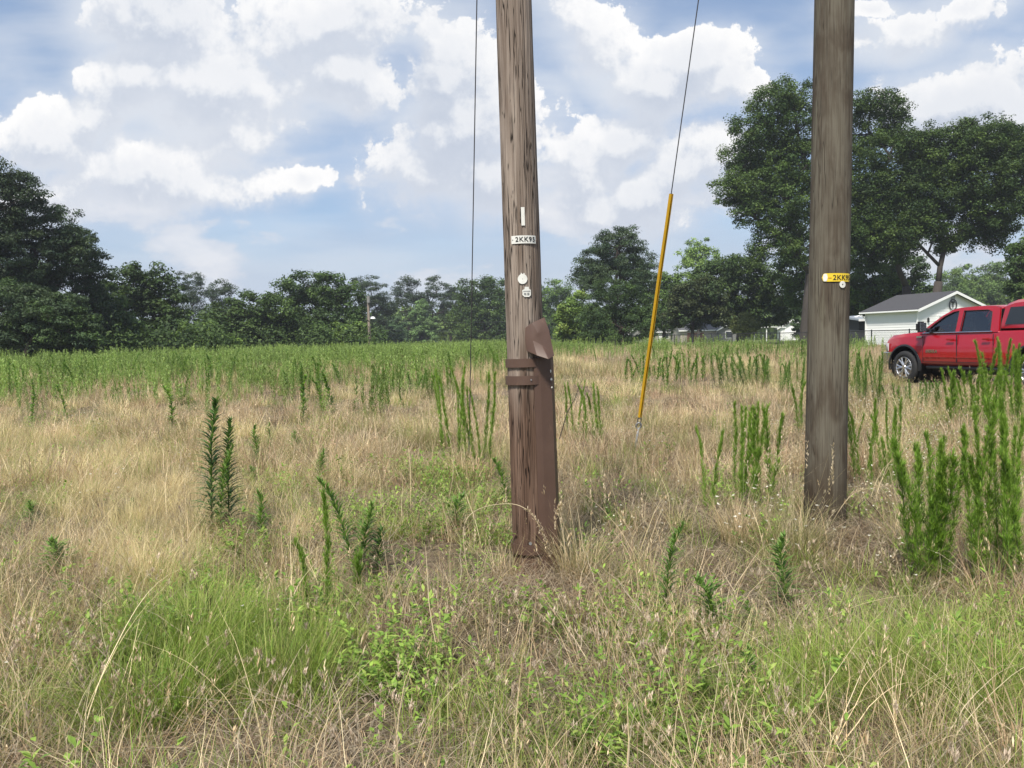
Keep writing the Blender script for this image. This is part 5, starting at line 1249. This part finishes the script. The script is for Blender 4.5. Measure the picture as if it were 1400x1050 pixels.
def garage():
    C = base_y(1254, 57.0); th = math.atan2(.375, .927); root = empty('white_garage', C, th)
    tag(root, 'white lap-sided garage with dark shingle roof and round letter sign, behind the red pickup', 'garage')
    Wd, L, He, Rise = 7.3, 4.7, 2.72, 1.25
    wall = MB()
    gab = lambda z: (0, Wd) if z <= He else ((z - He) / Rise * Wd / 2, Wd - (z - He) / Rise * Wd / 2)
    siding_wall(wall, 0, Wd, 0, .12, {'zmax': He + Rise - .05, 'span': gab}); siding_wall(wall, 0, L, 0, .12, {'zmax': He, 'span': lambda z: (0, L)}, axis='y')
    siding_wall(wall, 0, Wd, L, .12, {'zmax': He + Rise - .05, 'span': gab}, out=1); siding_wall(wall, 0, L, Wd, .12, {'zmax': He, 'span': lambda z: (0, L)}, axis='y', out=1)
    w = wall.build('wall', M['siding'], root)
    MB().box((Wd / 2, L / 2, .0), (Wd + .04, L + .04, .24)).build('foundation', M['greywall'], root)
    trim = MB()
    for x in (-.02, Wd + .02):
        for y in (-.02, L + .02): trim.box((x, y, .12 + (He - .12) / 2), (.11, .11, He - .12))
    trim.build('corner_board', M['white'], root)
    ov, oe = .32, .35; sl = Rise / (Wd / 2); rf = MB()
    for sgn in (0, 1):
        def X(x): return x if not sgn else Wd - x
        a = (X(-ov), He - ov * sl); m_ = (Wd / 2, He + Rise)
        vs = [(a[0], -oe, a[1] + .06), (m_[0], -oe, m_[1] + .06), (m_[0], L + oe, m_[1] + .06), (a[0], L + oe, a[1] + .06), (a[0], -oe, a[1] + .13), (m_[0], -oe, m_[1] + .13), (m_[0], L + oe, m_[1] + .13), (a[0], L + oe, a[1] + .13)]
        rf.add(vs, [(0, 1, 2, 3), (4, 5, 6, 7), (0, 1, 5, 4), (2, 3, 7, 6), (0, 3, 7, 4), (1, 2, 6, 5)])
    roof = rf.build('roof', M['shingle'], root)
    fb = MB()
    for sgn in (0, 1):
        for y in (-oe - .02, L + oe + .02):
            x0 = -ov - .01 if not sgn else Wd + ov + .01; z0 = He - ov * sl
            vs = [(x0, y - .015, z0 - .10), (Wd / 2, y - .015, He + Rise - .10), (Wd / 2, y - .015, He + Rise + .10), (x0, y - .015, z0 + .10)]
            vs += [(q[0], y + .015, q[2]) for q in vs]; fb.add(vs, [(0, 1, 2, 3), (4, 5, 6, 7), (0, 1, 5, 4), (2, 3, 7, 6), (0, 3, 7, 4), (1, 2, 6, 5)])
    fb.build('fascia', M['white'], roof)
    so = MB()      # boxed eaves and gutter
    for x in (-ov / 2, Wd + ov / 2): so.box((x, L / 2, He - .10), (ov, L + 2 * oe, .03))
    so.build('soffit', M['white'], roof)
    gt = MB()
    for x in (-ov - .07, Wd + ov + .07): gt.box((x, L / 2, He - ov * sl + .02), (.12, L + 2 * oe, .12), bev=.02)
    gt.build('gutter', M['white'], roof)
    dn = MB(); dn.tube([(-ov - .06, L + .1, He - .2), (-ov - .05, L + .1, He - .3), (-.08, L - .02, He - .55), (-.08, L - .02, .2), (-.22, L - .02, .08)], .045, 8)
    dn.build('downspout', M['white'], root)
    # door: from picture positions on the front wall
    dfr = MB(); dx0, dx1, dh = 2.15, 5.15, 2.12
    dfr.box((dx0 - .06, -.045, dh / 2 + .1), (.12, .05, dh)); dfr.box((dx1 + .06, -.045, dh / 2 + .1), (.12, .05, dh)); dfr.box(((dx0 + dx1) / 2, -.045, dh + .13), (dx1 - dx0 + .28, .055, .14))
    fr_ = dfr.build('door_frame', M['white'], root)
    dr = MB()
    for i in range(4): dr.box(((dx0 + dx1) / 2, -.030, .13 + dh / 4 * (i + .5)), (dx1 - dx0, .03, dh / 4 - .02), bev=.008)
    dr.build('garage_door', M['offwhite'], fr_)
    MB().box((dx0 + .45, -.05, 1.95), (.5, .02, .05)).build('door_mark', M['greywall'], fr_)
    v = MB()
    for i in range(6): v.box((Wd / 2, -.05, He + .62 + i * .07), (.36, .03, .035))
    v.box((Wd / 2, -.030, He + .80), (.40, .02, .48)); v.build('gable_vent', plain('grey_vent', (.36, .37, .38)), root)
    lamp = empty('wall_lamp', (1.05, -.06, 1.95), parent=root)
    MB().box((0, 0, .08), (.10, .06, .10), bev=.01).lathe([(.01, .16), (.07, .12), (.09, .02), (.085, -.18), (.03, -.22), (.01, -.22)], 10).build('lantern', M['black'], lamp)
    sg = empty('round_sign', (Wd / 2 - .05, -.075, He + .33), parent=root); rm = MB()
    rm.tube([(.40 * math.cos(2 * PI * k / 36), 0, .40 * math.sin(2 * PI * k / 36)) for k in range(37)], .030, 6, cap=False); rm.build('ring', M['black'], sg)
    t = text_mesh('T', .58, .012, .018); t.transform(Matrix.Rotation(R(90), 4, 'X')); o = mobj('lettering', t, sg); t.materials.clear(); t.materials.append(M['black'])
    for s in (-1, 1): MB().tube([(s * .12, 0, -.36), (s * .27, 0, -.24), (s * .33, 0, -.05), (s * .28, 0, .12), (s * .16, 0, .30)], .014, 5).build('scroll', M['black'], sg)
    wv = MB()      # small weathervane-like knob seen over the truck
    return root
garage()
def house(name, px, Y, ang, wd, dp, he, rise, wallm, roofm, label, base_drop=0.0, ridge='x', windows=(), doors=(), cat='house', gable_trim=True, chimney=False):
    p = base_y(px, Y); p.z -= base_drop; root = empty(name, p, ang); tag(root, label, cat)
    w = MB(); x0, x1, y0, y1 = -wd / 2, wd / 2, 0, dp
    if ridge == 'x':
        w.box((0, dp / 2, he / 2), (wd, dp, he)); prof = [(y0 + .01, he), (y1 - .01, he), (dp / 2, he + rise)]
        for sx in (x0 + .005, x1 - .125): w.add([(sx, y, z) for y, z in prof] + [(sx + .12, y, z) for y, z in prof], [(0, 1, 2), (3, 4, 5), (0, 1, 4, 3), (1, 2, 5, 4), (2, 0, 3, 5)])
    else:
        w.box((0, dp / 2, he / 2), (wd, dp, he)); prof = [(x0 + .01, he), (x1 - .01, he), (0, he + rise)]
        w.prism(prof, .005, dp - .005)
    w.build('wall', wallm, root); r = MB(); o = .4; t = .14
    if ridge == 'x':
        sl = rise / (dp / 2)
        for s in (0, 1):
            ya = -o if not s else dp + o; za = he - o * sl
            vs = [(x0 - o, ya, za), (x1 + o, ya, za), (x1 + o, dp / 2, he + rise), (x0 - o, dp / 2, he + rise)]; vs += [(a, b, c + t) for a, b, c in vs]
            r.add(vs, [(0, 1, 2, 3), (4, 5, 6, 7), (0, 1, 5, 4), (1, 2, 6, 5), (2, 3, 7, 6), (3, 0, 4, 7)])
    else:
        sl = rise / (wd / 2)
        for s in (-1, 1):
            xa = s * (wd / 2 + o); za = he - o * sl
            vs = [(xa, -o, za), (0, -o, he + rise), (0, dp + o, he + rise), (xa, dp + o, za)]; vs += [(a, b, c + t) for a, b, c in vs]
            r.add(vs, [(0, 1, 2, 3), (4, 5, 6, 7), (0, 1, 5, 4), (1, 2, 6, 5), (2, 3, 7, 6), (3, 0, 4, 7)])
    rf = r.build('roof', roofm, root)
    if ridge == 'y' and gable_trim:
        f = MB()
        for s in (-1, 1):
            xa = s * (wd / 2 + o + .01); za = he - o * sl
            vs = [(xa, -o - .03, za - .08), (0, -o - .03, he + rise - .08), (0, -o - .03, he + rise + .16), (xa, -o - .03, za + .16)]; vs += [(a, b - .04, c) for a, b, c in vs]
            f.add(vs, [(0, 1, 2, 3), (4, 5, 6, 7), (0, 1, 5, 4), (1, 2, 6, 5), (2, 3, 7, 6), (3, 0, 4, 7)])
        f.build('fascia', M['white'], rf)
    else: MB().box((0, -o - .02, he - o * sl + .05), (wd + 2 * o, .04, .2)).build('fascia', M['white'], rf)
    for (x, z, ww, hh) in windows:
        f = MB().box((x, -.02, z), (ww + .2, .06, hh + .2)).build('window', M['white'], root); MB().box((x, -.06, z), (ww, .03, hh)).build('pane', M['glass_dark'], f)
    for (x, ww, hh, mt) in doors: MB().box((x, -.04, hh / 2), (ww, .08, hh)).build('door', mt, root)
    if chimney: MB().box((wd * .2, dp / 2, he + rise + .3), (.6, .6, 1.2)).build('chimney', M['brick'], rf)
    return root
house('house', 906, 150, 0, 3.1, 6, 2.3, 1.9, M['beige'], M['shingle2'], 'small house with steep dark roof directly behind the yellow guard', ridge='x', doors=[(-.6, .9, 1.9, M['white'])], windows=[(.8, 1.3, .7, .8)])
house('house', 874, 146, 0, 4.2, 6, 1.7, 2.2, M['greywall'], M['shingle2'], 'green-trimmed gabled shed left of the steep-roofed house', ridge='y', windows=[(0, 1.4, .9, .8)])
house('house', 966, 140, 0, 9.5, 7, 2.3, 1.3, M['beige'], M['shingle2'], 'low beige house with dark garage opening under the trees', ridge='x', doors=[(-2.0, 3.0, 1.8, M['brick'])], windows=[(2.4, 1.4, 1.0, 1.0)])
house('house', 995, 139, 0, 3.4, 5, 2.2, .9, M['greywall'], M['shingle2'], 'small grey wing of a house left of the olive shrub', ridge='y', windows=[(0.2, 1.3, 1.1, 1.1)])
house('house', 1084, 140, R(-16), 4.6, 7, 2.35, 1.35, M['siding'], M['shingle2'], 'white gabled house left of the treated pole', ridge='y', windows=[(.9, 1.4, .8, .9)])
house('house', 516, 235, 0, 6.6, 7, 2.1, 1.2, M['brick'], M['shingle'], 'far brick house with low dark roof beside the street light', ridge='x', base_drop=.1, doors=[(-.4, .9, 1.6, M['white']), (1.0, .9, 1.6, M['white'])], windows=[(2.3, 1.3, .9, .8)])
house('shed', 631, 225, 0, 2.9, 3, 1.5, .8, M['white'], M['white'], 'tiny white shed far beyond the field left of the guy wire', ridge='y', cat='shed', doors=[(0, .9, 1.1, M['offwhite'])])
house('house', 653, 228, 0, 3.6, 6, 1.3, 1.9, M['brick'], M['shingle'], 'dark-roofed house far behind the bare guy wire', ridge='x', windows=[(0, .8, .8, .6)])
# carports
def carport(px, Y, wd, dp, h, label, roofm, slope=.35, walls=None, ang=0.0):
    p = base_y(px, Y); root = empty('carport', p, ang); tag(root, label, 'carport')
    r = MB()
    for s in (-1, 1):
        vs = [(s * (wd / 2 + .2), -.2, h), (0, -.2, h + slope), (0, dp + .2, h + slope), (s * (wd / 2 + .2), dp + .2, h)]; vs += [(a, b, c + .07) for a, b, c in vs]
        r.add(vs, [(0, 1, 2, 3), (4, 5, 6, 7), (0, 1, 5, 4), (1, 2, 6, 5), (2, 3, 7, 6), (3, 0, 4, 7)])
    rf = r.build('roof', roofm, root); f = MB()
    for s in (-1, 1): f.tube([(s * (wd / 2 + .22), -.26, h - .02), (0, -.26, h + slope + .02)], .06, 6)
    f.build('fascia', M['white'], rf)
    for x in (-wd / 2, -wd * .1, wd / 2):
        MB().box((x, 0, h / 2), (.14, .14, h)).build('post', M['white'], root)
    if walls:
        b = MB()
        z = .05
        while z < h - .15: b.box((wd * .2, dp * .4, z + .09), (wd * .6, .05, .165)); z += .18
        b.build('back_wall', walls, root)
        MB().box((-wd * .28, dp * .45, h / 2 - .1), (wd * .4, .05, h - .25)).build('side_panel', M['greywall'], root)
    return root
carport(1172, 66, 3.0, 5.0, 2.05, 'grey metal-roofed carport with dark slatted wall left of the garage', M['metalroof'], .45, M['darkboard'], R(4))
carport(1052, 125, 4.8, 5.0, 2.2, 'open flat carport beside the white gabled house', M['offwhite'], .12)
house('shed', 1181, 64.5, R(18), 1.0, 3, 2.1, .2, M['darkboard'], M['metalroof'], 'dark shed wall between carport and white garage', ridge='x', cat='shed', gable_trim=False)
# ---- street light poles
def street_light(px, Y, top_py, label, armpy=None, side=1, base_py=None):
    p = base_y(px, Y); t = at(px, top_py, Y); root = empty('street_light', p); tag(root, label, 'street light'); h = t.z - p.z; k = Y / FPX
    MB().tube([(0, 0, 0), (-.05, 0, h * .5), ((at(px - 1, top_py, Y).x - at(px, top_py, Y).x), 0, h)], [.16, .14, .10], 8).build('pole', M['farpole'], root)
    z = h - (armpy - top_py) * k; a = side * 5 * k
    MB().tube([(0, 0, z), (a * .5, 0, z + .3), (a, 0, z + .25)], .04, 6).build('arm', M['steel'], root)
    MB().lathe([(.02, .12), (.16, .08), (.26, -.10), (.22, -.12), (.02, -.12)], 10, Matrix.Translation((a, 0, z + .2))).build('lamp_head', M['white'], root)
    MB().box((0, -.2, h - .35), (.30, .25, .7), bev=.05).build('transformer', M['greywall'], root)
    return root
street_light(506, 77, 405, 'tall wooden pole with small lamp arm in front of the left woods', 437)
def utility_far():
    Y = 78.0; p = base_y(1393, Y); root = empty('street_light', p); tag(root, 'wooden light pole with long white arm above the pickup roof', 'street light')
    k = Y / FPX; h = at(1393, 389, Y).z - p.z; z = at(1393, 404, Y).z - p.z
    MB().tube([(0, 0, 0), (0, 0, h)], [.13, .09], 8).build('pole', M['farpole'], root)
    MB().tube([(0, 0, z), (-13 * k, 0, z + .05)], .05, 6).build('arm', M['white'], root)
    MB().box((-14 * k, 0, z), (.7, .25, .16), bev=.04).build('lamp_head', M['white'], root)
    MB().box((-.05, -.1, z + .02), (.28, .2, .35), bev=.04).build('meter_box', M['white'], root)
utility_far()
def wire(name, a, b, label, sag=.6, r=.02):
    A, B = Vector(a), Vector(b); root_p = A
    pts = []
    for i in range(17):
        t = i / 16; q = A.lerp(B, t); q.z -= sag * 4 * t * (1 - t); pts.append(q)
    o = MB().tube(pts, r, 4).build(name, M['cable']); tag(o, label, 'wire', 'power lines in front of the centre woods')
wire('power_line', at(506, 437, 150), at(760, 436, 140), 'upper thin power line crossing the centre woods')
wire('power_line', at(506, 449, 150), at(760, 448, 140), 'lower thin power line crossing the centre woods')
# ---- far cars
def far_car(px, Y, label, mat, L=4.4, ang=0.0):
    p = base_y(px, Y); root = empty('parked_car', p, ang); tag(root, label, 'car')
    prof = [(-L / 2, .35), (-L / 2, .85), (-L * .42, .95), (-L * .30, 1.38), (L * .10, 1.42), (L * .24, 1.0), (L * .46, .85), (L / 2, .6), (L / 2, .35)]
    b = MB().prism(prof, -.85, .85).build('body', mat, root)
    MB().prism([(-L * .36, 1.0), (-L * .28, 1.32), (L * .08, 1.35), (L * .19, 1.02)], -.87, .87).build('side_windows', M['glass_dark'], root)
    for x in (-L * .31, L * .31):
        for y in (-.8, .8): MB().lathe([(.02, -.1), (.33, -.1), (.34, 0), (.33, .1), (.02, .1)], 16, Matrix.Translation((x, y, .33)), 'y').build('wheel', M['rubber'], root)
    return root
far_car(524, 215, 'white car parked beside the far brick house', M['carwhite'])
far_car(596, 215, 'white vehicle on the far road right of the conical tree', M['carwhite'], 3.4)
# ---- chain-link fence
def fence():
    root = empty('chain_link_fence', (FA.x, FA.y, gz(FA.x, FA.y))); tag(root, 'black chain-link fence running back along the right of the field', 'fence')
    O = root.location.copy(); d = FB - FA; L = d.length; n = int(L / 3.05); u = d / n; Hh = 1.22
    P = [Vector((FA.x + u.x * i, FA.y + u.y * i, 0)) for i in range(-6, n + 3)]
    for p in P: p.z = gz(p.x, p.y)
    for p in P:
        MB().tube([p - O, p - O + Vector((0, 0, Hh + .02))], .042, 8).lathe([(.055, 0), (.05, .03), (.012, .06)], 8, Matrix.Translation(p - O + Vector((0, 0, Hh + .02)))).build('post', M['blackmetal'], root)
    MB().tube([p - O + Vector((0, 0, Hh)) for p in P], .028, 6).build('top_rail', M['blackmetal'], root)
    w = MB()
    for i in range(len(P) - 1):
        a, b = P[i] - O, P[i + 1] - O; dd = b - a; m = 26
        for k in range(-11, m):
            for sgn in (0, 1):
                s0, s1 = k / m, (k + 10.5) / m; z0, z1 = (.04, Hh) if not sgn else (Hh, .04)
                c0, c1 = max(0, s0), min(1, s1)
                if c1 <= c0: continue
                f0 = (c0 - s0) / (s1 - s0); f1 = (c1 - s0) / (s1 - s0)
                q0 = a + dd * c0 + Vector((0, 0, z0 + (z1 - z0) * f0)); q1 = a + dd * c1 + Vector((0, 0, z0 + (z1 - z0) * f1))
                t = Vector((0, 0, .0055)); w.add([q0 - t, q1 - t, q1 + t, q0 + t], [(0, 1, 2, 3)])
    w.build('wire_mesh', M['chain'], root)
fence()

# ------------------------------------------------------------------ the red pickup
def pickup():
    C = Vector((11.68, 18.58, 0)); C.z = gz(C.x, C.y) - .02; root = empty('pickup_truck', C, R(105))
    tag(root, 'red crew-cab pickup truck with red bed cap parked in the weeds at right', 'pickup truck')
    XF, XR = 1.825, -1.825; WR = .425
    # body: lofted sections front to back
    st = [  # x, half width, sill z, shoulder z, top z
        (2.66, .70, .60, .95, 1.02), (2.63, .82, .55, 1.02, 1.10), (2.54, .91, .52, 1.10, 1.20), (2.36, .95, .50, 1.17, 1.27), (1.9, .975, .50, 1.21, 1.315), (1.35, .975, .50, 1.24, 1.345),
        (1.30, .975, .48, 1.25, 1.30), (.6, .975, .47, 1.26, 1.30), (0, .975, .47, 1.265, 1.30), (-.90, .975, .47, 1.27, 1.31), (-1.0, .98, .50, 1.29, 1.35), (-2.0, .98, .52, 1.30, 1.36), (-2.80, .97, .56, 1.30, 1.36), (-2.92, .94, .60, 1.28, 1.34)]
    rings = []
    for x, w, zs, zh, zt in st:
        half = [(.0, zs + .02), (w * .86, zs), (w * .965, zs + .06), (w * 1.0, zs + .20), (w * 1.002, .80), (w * 1.0, .98), (w * .982, 1.03 if zh > 1.05 else zh - .05), (w * .972, zh - .03), (w * .945, zh + .02), (w * .88, zt - .015), (w * .5, zt + .012), (.0, zt + .02)]
        rings.append([(x, -y, z) for y, z in half] + [(x, y, z) for y, z in half[::-1]][1:-1])
    body = MB().loft(rings).build('body', M['paint'], root)
    cut = MB()
    for x in (XF, XR): cut.lathe([(.001, -1.3), (.515, -1.3), (.515, 1.3), (.001, 1.3)], 40, Matrix.Translation((x, 0, .47)), 'y')
    co = cut.build('cut', M['black'])
    co.parent = root
    m = body.modifiers.new('arch', 'BOOLEAN'); m.object = co; m.solver = 'EXACT'
    bake_mods(body); bpy.data.objects.remove(co); smooth_by_angle(body, 28)
    # wheel wells and arch lips
    for x in (XF, XR):
        ww = MB().lathe([(.505, -.72), (.512, .93)], 32, Matrix.Translation((x, 0, .47)), 'y').box((x, 0, .50), (.9, 1.3, .35)).build('wheel_well', M['black'], root)
        for s in (-1, 1):
            b = MB(); rg = []
            for i in range(21):
                a = R(-14) + R(208) * i / 20; r0, r1 = .505, .548; ring = []
                for r, y in ((r0, .93), (r0, 1.003), (r1, .992), (r1 + .01, .95)): ring.append((x + r * math.cos(a), s * y, .47 + r * math.sin(a)))
                rg.append(ring)
            b.loft(rg).build('arch_lip', M['black'], root)
    MB().box((0, 0, .40), (4.6, 1.1, .22)).box((.0, 0, .36), (.25, 1.5, .12)).build('chassis', M['black'], root)
    for s in (-1, 1): MB().tube([(1.15, s * .88, .44), (-1.15, s * .88, .44)], .045, 8).build('side_step', M['black'], root)
    # wheels
    for x in (XF, XR):
        for s in (-1, 1):
            wl = empty('wheel', (x, s * .86, WR), parent=root)
            MB().lathe([(.27, -.13), (.34, -.14), (.40, -.125), (WR, -.09), (WR, .09), (.40, .125), (.34, .14), (.27, .13), (.27, -.13)], 40, None, 'y').build('tyre', M['rubber'], wl, True)
            rim = MB().lathe([(.275, -.12), (.275, s * .125), (.265, s * .135), (.25, s * .12), (.245, s * .06), (.245, -.10)], 36, None, 'y')
            for k in range(6):
                for off in (-.13, .13):
                    a0, a1 = 2 * PI * k / 6 + off * .5, 2 * PI * k / 6 + off * 1.6
                    rim.tube([(.05 * math.cos(a0), s * .105, .05 * math.sin(a0)), (.16 * math.cos((a0 + a1) / 2), s * .118, .16 * math.sin((a0 + a1) / 2)), (.255 * math.cos(a1), s * .118, .255 * math.sin(a1))], [.030, .020, .024], 6)
            rim.lathe([(.001, s * .14), (.05, s * .14), (.065, s * .12), (.065, s * .06), (.001, s * .06)], 18, None, 'y')
            rim.build('rim', M['rim'], wl, False)
            MB().lathe([(.001, 0), (.19, 0), (.19, -s * .03), (.001, -s * .03)], 20, None, 'y').build('brake_disc', M['steel'], wl)
    # greenhouse
    zb, zr = 1.285, 1.90
    def SY(z): return .925 - (.925 - .745) * max(0, min(1, (z - zb) / (zr - zb))) ** 1.15
    outer = [(1.36, zb), (1.05, 1.50), (.72, 1.72), (.46, 1.845), (.25, 1.885), (-.20, zr), (-.72, 1.885), (-.86, 1.84), (-.97, zb)]
    holes = [[(1.16, zb + .045), (.93, 1.52), (.66, 1.70), (.42, 1.80), (.26, 1.815), (.235, zb + .03)], [(.10, zb + .03), (.115, 1.815), (-.55, 1.81), (-.68, 1.76), (-.75, zb + .03)]]
    for s in (-1, 1):
        P = [outer] + holes; flat = [p for q in P for p in q]
        tris = geometry.tessellate_polygon([[Vector((x, z, 0)) for x, z in q] for q in P])
        b = MB().add([(x, s * SY(z), z) for x, z in flat], [tuple(t) for t in tris])
        o = b.build('cab_side', M['paint'], root); md = o.modifiers.new('s', 'SOLIDIFY'); md.thickness = .045; md.offset = 0
        bake_mods(o); smooth_by_angle(o, 30)
        MB().add([(x, s * (SY(z) - .035), z) for x, z in flat], [tuple(t) for t in tris]).build('cab_lining', M['seat'], root)
        for h, nm, mt in ((holes[0], 'front_door_window', 'glass'), (holes[1], 'rear_door_window', 'glass')):
            cx = sum(p[0] for p in h) / len(h); cz = sum(p[1] for p in h) / len(h)
            hh = [(cx + (x - cx) * 1.05, cz + (z - cz) * 1.05) for x, z in h]
            MB().add([(x, s * (SY(z) - .006), z) for x, z in hh], [tuple(range(len(hh)))]).build(nm, M[mt], root)
            rg = []
            for x, z in h + h[:1]: rg.append((x, s * (SY(z) + .022), z))
            MB().tube(rg, .010, 4, cap=False).build('window_seal', M['black'], root)
        MB().tube([(1.22, s * .957, zb + .018), (-.82, s * .957, zb + .024)], .014, 6).build('chrome_strip', M['chrome'], root)
    rings = []
    for x, z, w in ((.44, 1.838, .735), (.25, 1.878, .742), (-.2, 1.895, .745), (-.72, 1.880, .742), (-.86, 1.835, .735)):
        rings.append([(x, -w - .01, z - .02), (x, -w * .9, z + .018), (x, -w * .5, z + .035), (x, 0, z + .04), (x, w * .5, z + .035), (x, w * .9, z + .018), (x, w + .01, z - .02), (x, 0, z - .03)])
    smooth_by_angle(MB().loft(rings).build('roof', M['paint'], root), 40)
    MB().add([(1.40, -.88, zb + .02), (1.52, 0, zb + .03), (1.40, .88, zb + .02), (.46, .70, 1.84), (.50, 0, 1.87), (.46, -.70, 1.84)], [(0, 1, 4, 5), (1, 2, 3, 4)]).build('windshield', M['glass'], root)
    MB().add([(-.955, -.85, zb + .03), (-.955, .85, zb + .03), (-.865, .70, 1.82), (-.865, -.70, 1.82)], [(0, 1, 2, 3)]).build('rear_window', M['tint'], root)
    inn = MB()
    for x, z in ((.05, .95), (-.80, .95)):
        for y in (-.42, .42): inn.box((x, y, 1.38), (.16, .46, .56), bev=.05); inn.box((x, y, 1.70), (.10, .26, .16), bev=.04)
    inn.build('seats', M['seat'], root)
    MB().box((1.05, 0, 1.30), (.45, 1.6, .14), bev=.04).build('dashboard', M['black'], root)
    sw = MB(); 
    sw.tube([(.72 + .05 * math.sin(a), .42 + .19 * math.cos(a), 1.40 + .18 * math.sin(a)) for a in [2 * PI * k / 20 for k in range(21)]], .016, 6, cap=False); sw.tube([(.95, .42, 1.28), (.72, .42, 1.40)], .03, 6); sw.build('steering_wheel', M['black'], root)
    # doors: seams, handles, crease, mouldings
    for s in (-1, 1):
        for x0, x1 in ((1.20, .16), (.15, -.86)):
            sm = MB(); y = s * .9785
            pts = [(x0, y, .56), (x0, y, 1.24), ]
            for px_ in (x0, x1): sm.box((px_, s * .974, .92), (.010, .014, .66))
            sm.box(((x0 + x1) / 2, s * .968, .585), (x0 - x1, .018, .012))
            d = sm.build('door', M['black'], root)
            hx = x1 + .16
            MB().box((hx, s * 1.006, 1.135), (.24, .035, .045), bev=.015).build('handle', M['paint'], d)
        MB().box((.15, s * .980, .705), (2.1, .016, .030), bev=.006).build('side_moulding', M['paint'], root)
        mi = MB().tube([(1.02, s * .94, zb + .10), (1.06, s * 1.08, zb + .12)], .035, 8)
        mi.box((1.08, s * 1.16, zb + .17), (.16, .24, .27), bev=.05)
        mm = mi.build('mirror', M['black'], root); MB().box((.996, s * 1.16, zb + .17), (.012, .19, .22), bev=.004).build('mirror_glass', M['chrome'], mm)
        # headlamps wrap round the corner
        hl = MB(); rg = []
        for x, y in ((2.675, .50), (2.65, .74), (2.575, .885), (2.46, .957), (2.38, .975)):
            rg.append([(x, s * y, .84), (x + .012, s * (y + .012), .86), (x + .012, s * (y + .008), 1.03), (x, s * (y - .01), 1.05)])
        smooth_by_angle(hl.loft(rg).build('headlight', M['lamp'], root), 50)
        MB().box((-2.90, s * .90, 1.08), (.10, .14, .46), bev=.02).build('tail_light', M['redlamp'], root)
        nm = text_mesh('SIERRA', .105, .004, .003, 1.15)
        nm.transform(Matrix.Rotation(R(90), 4, 'X')); nm.transform(Matrix.Rotation(R(180) if s > 0 else 0, 4, 'Z')); nm.transform(Matrix.Translation((.92, s * .984, .845)))
        bd = mobj('door_badge', nm, root); nm.materials.clear(); nm.materials.append(M['chrome'])
        fbdg = text_mesh('4x4', .075, .004, .004, 1.0) if False else None
        MB().box((1.33, s * .975, 1.205), (.17, .02, .045), bev=.006).build('fender_badge', M['chrome'], root)
    # bumpers and grille
    rg = []
    for y in (-.98, -.95, -.80, -.4, 0, .4, .80, .95, .98):
        x = 2.76 - .14 * (abs(y) / .98) ** 4 - (.22 if abs(y) > .97 else 0)
        rg.append([(x - .12, y, .50), (x, y, .52), (x + .02, y, .66), (x, y, .80), (x - .14, y, .82)])
    smooth_by_angle(MB().loft(rg).build('front_bumper', M['chrome'], root), 40)
    for s in (-1, 1): MB().loft([[(2.62, s * .96, .50), (2.62, s * .96, .80), (2.62, s * .90, .80), (2.62, s * .90, .50)], [(2.44, s * .99, .54), (2.44, s * .99, .80), (2.44, s * .92, .80), (2.44, s * .92, .54)]]).build('bumper_end', M['chrome'], root)
    MB().box((2.68, 0, .95), (.08, 1.0, .26), bev=.03).build('grille', M['black'], root)
    MB().box((-2.98, 0, .66), (.16, 1.86, .20), bev=.04).build('rear_bumper', M['chrome'], root)
    tg = MB().box((-2.935, 0, 1.04), (.03, 1.5, .52), bev=.01).build('tailgate', M['paint'], root); MB().box((-2.96, 0, 1.18), (.03, .3, .06)).build('handle', M['black'], tg)
    # cap over the bed
    rings = []
    for x, zt, w in ((-.99, 1.96, .90), (-1.25, 2.03, .93), (-1.8, 2.06, .94), (-2.6, 2.04, .94), (-2.9, 1.98, .92)):
        rings.append([(x, -w, 1.37), (x, -w * .985, 1.5), (x, -w * .86, zt - .10), (x, -w * .76, zt - .03), (x, -w * .4, zt), (x, w * .4, zt), (x, w * .76, zt - .03), (x, w * .86, zt - .10), (x, w * .985, 1.5), (x, w, 1.37)])
    cap = MB().loft(rings).build('bed_cap', M['paint'], root); smooth_by_angle(cap, 30)
    for s in (-1, 1):
        def cy(z): return s * (.925 - (z - 1.45) * .24)
        MB().add([(x, cy(z) + s * .012, z) for x, z in ((-1.12, 1.46), (-1.18, 1.84), (-2.70, 1.86), (-2.76, 1.46))] + [(x, cy(z) - s * .02, z) for x, z in ((-1.12, 1.46), (-1.18, 1.84), (-2.70, 1.86), (-2.76, 1.46))],
                 [(0, 1, 2, 3), (4, 5, 6, 7), (0, 1, 5, 4), (1, 2, 6, 5), (2, 3, 7, 6), (3, 0, 4, 7)]).build('side_window', M['tint'], cap)
    MB().lathe([(.02, 0), (.035, .01), (.03, .03), (.01, .035)], 8, Matrix.Translation((-.55, 0, 1.935))).build('roof_antenna', M['black'], root)
    return root
pickup()

SC.render.engine = 'CYCLES'
SC.cycles.max_bounces = 4; SC.cycles.diffuse_bounces = 2; SC.cycles.glossy_bounces = 3; SC.cycles.transmission_bounces = 4; SC.cycles.transparent_max_bounces = 12

# ------------------------------------------------------------------ air
def haze():
    m = bpy.data.materials.new('haze_air'); m.use_nodes = True; m.node_tree.nodes.clear(); n = NT(m.node_tree)
    v = n.new('ShaderNodeVolumePrincipled'); v.inputs['Color'].default_value = (.86, .90, 1, 1); v.inputs['Density'].default_value = .00045; v.inputs['Anisotropy'].default_value = .2
    o = n.new('ShaderNodeOutputMaterial'); n.l.new(v.outputs[0], o.inputs['Volume'])
    b = MB().box((0, 640, 13.5), (2000, 1500, 32)).build('haze', m); tag(b, kind='stuff', label='thin summer haze over the whole field')
haze()
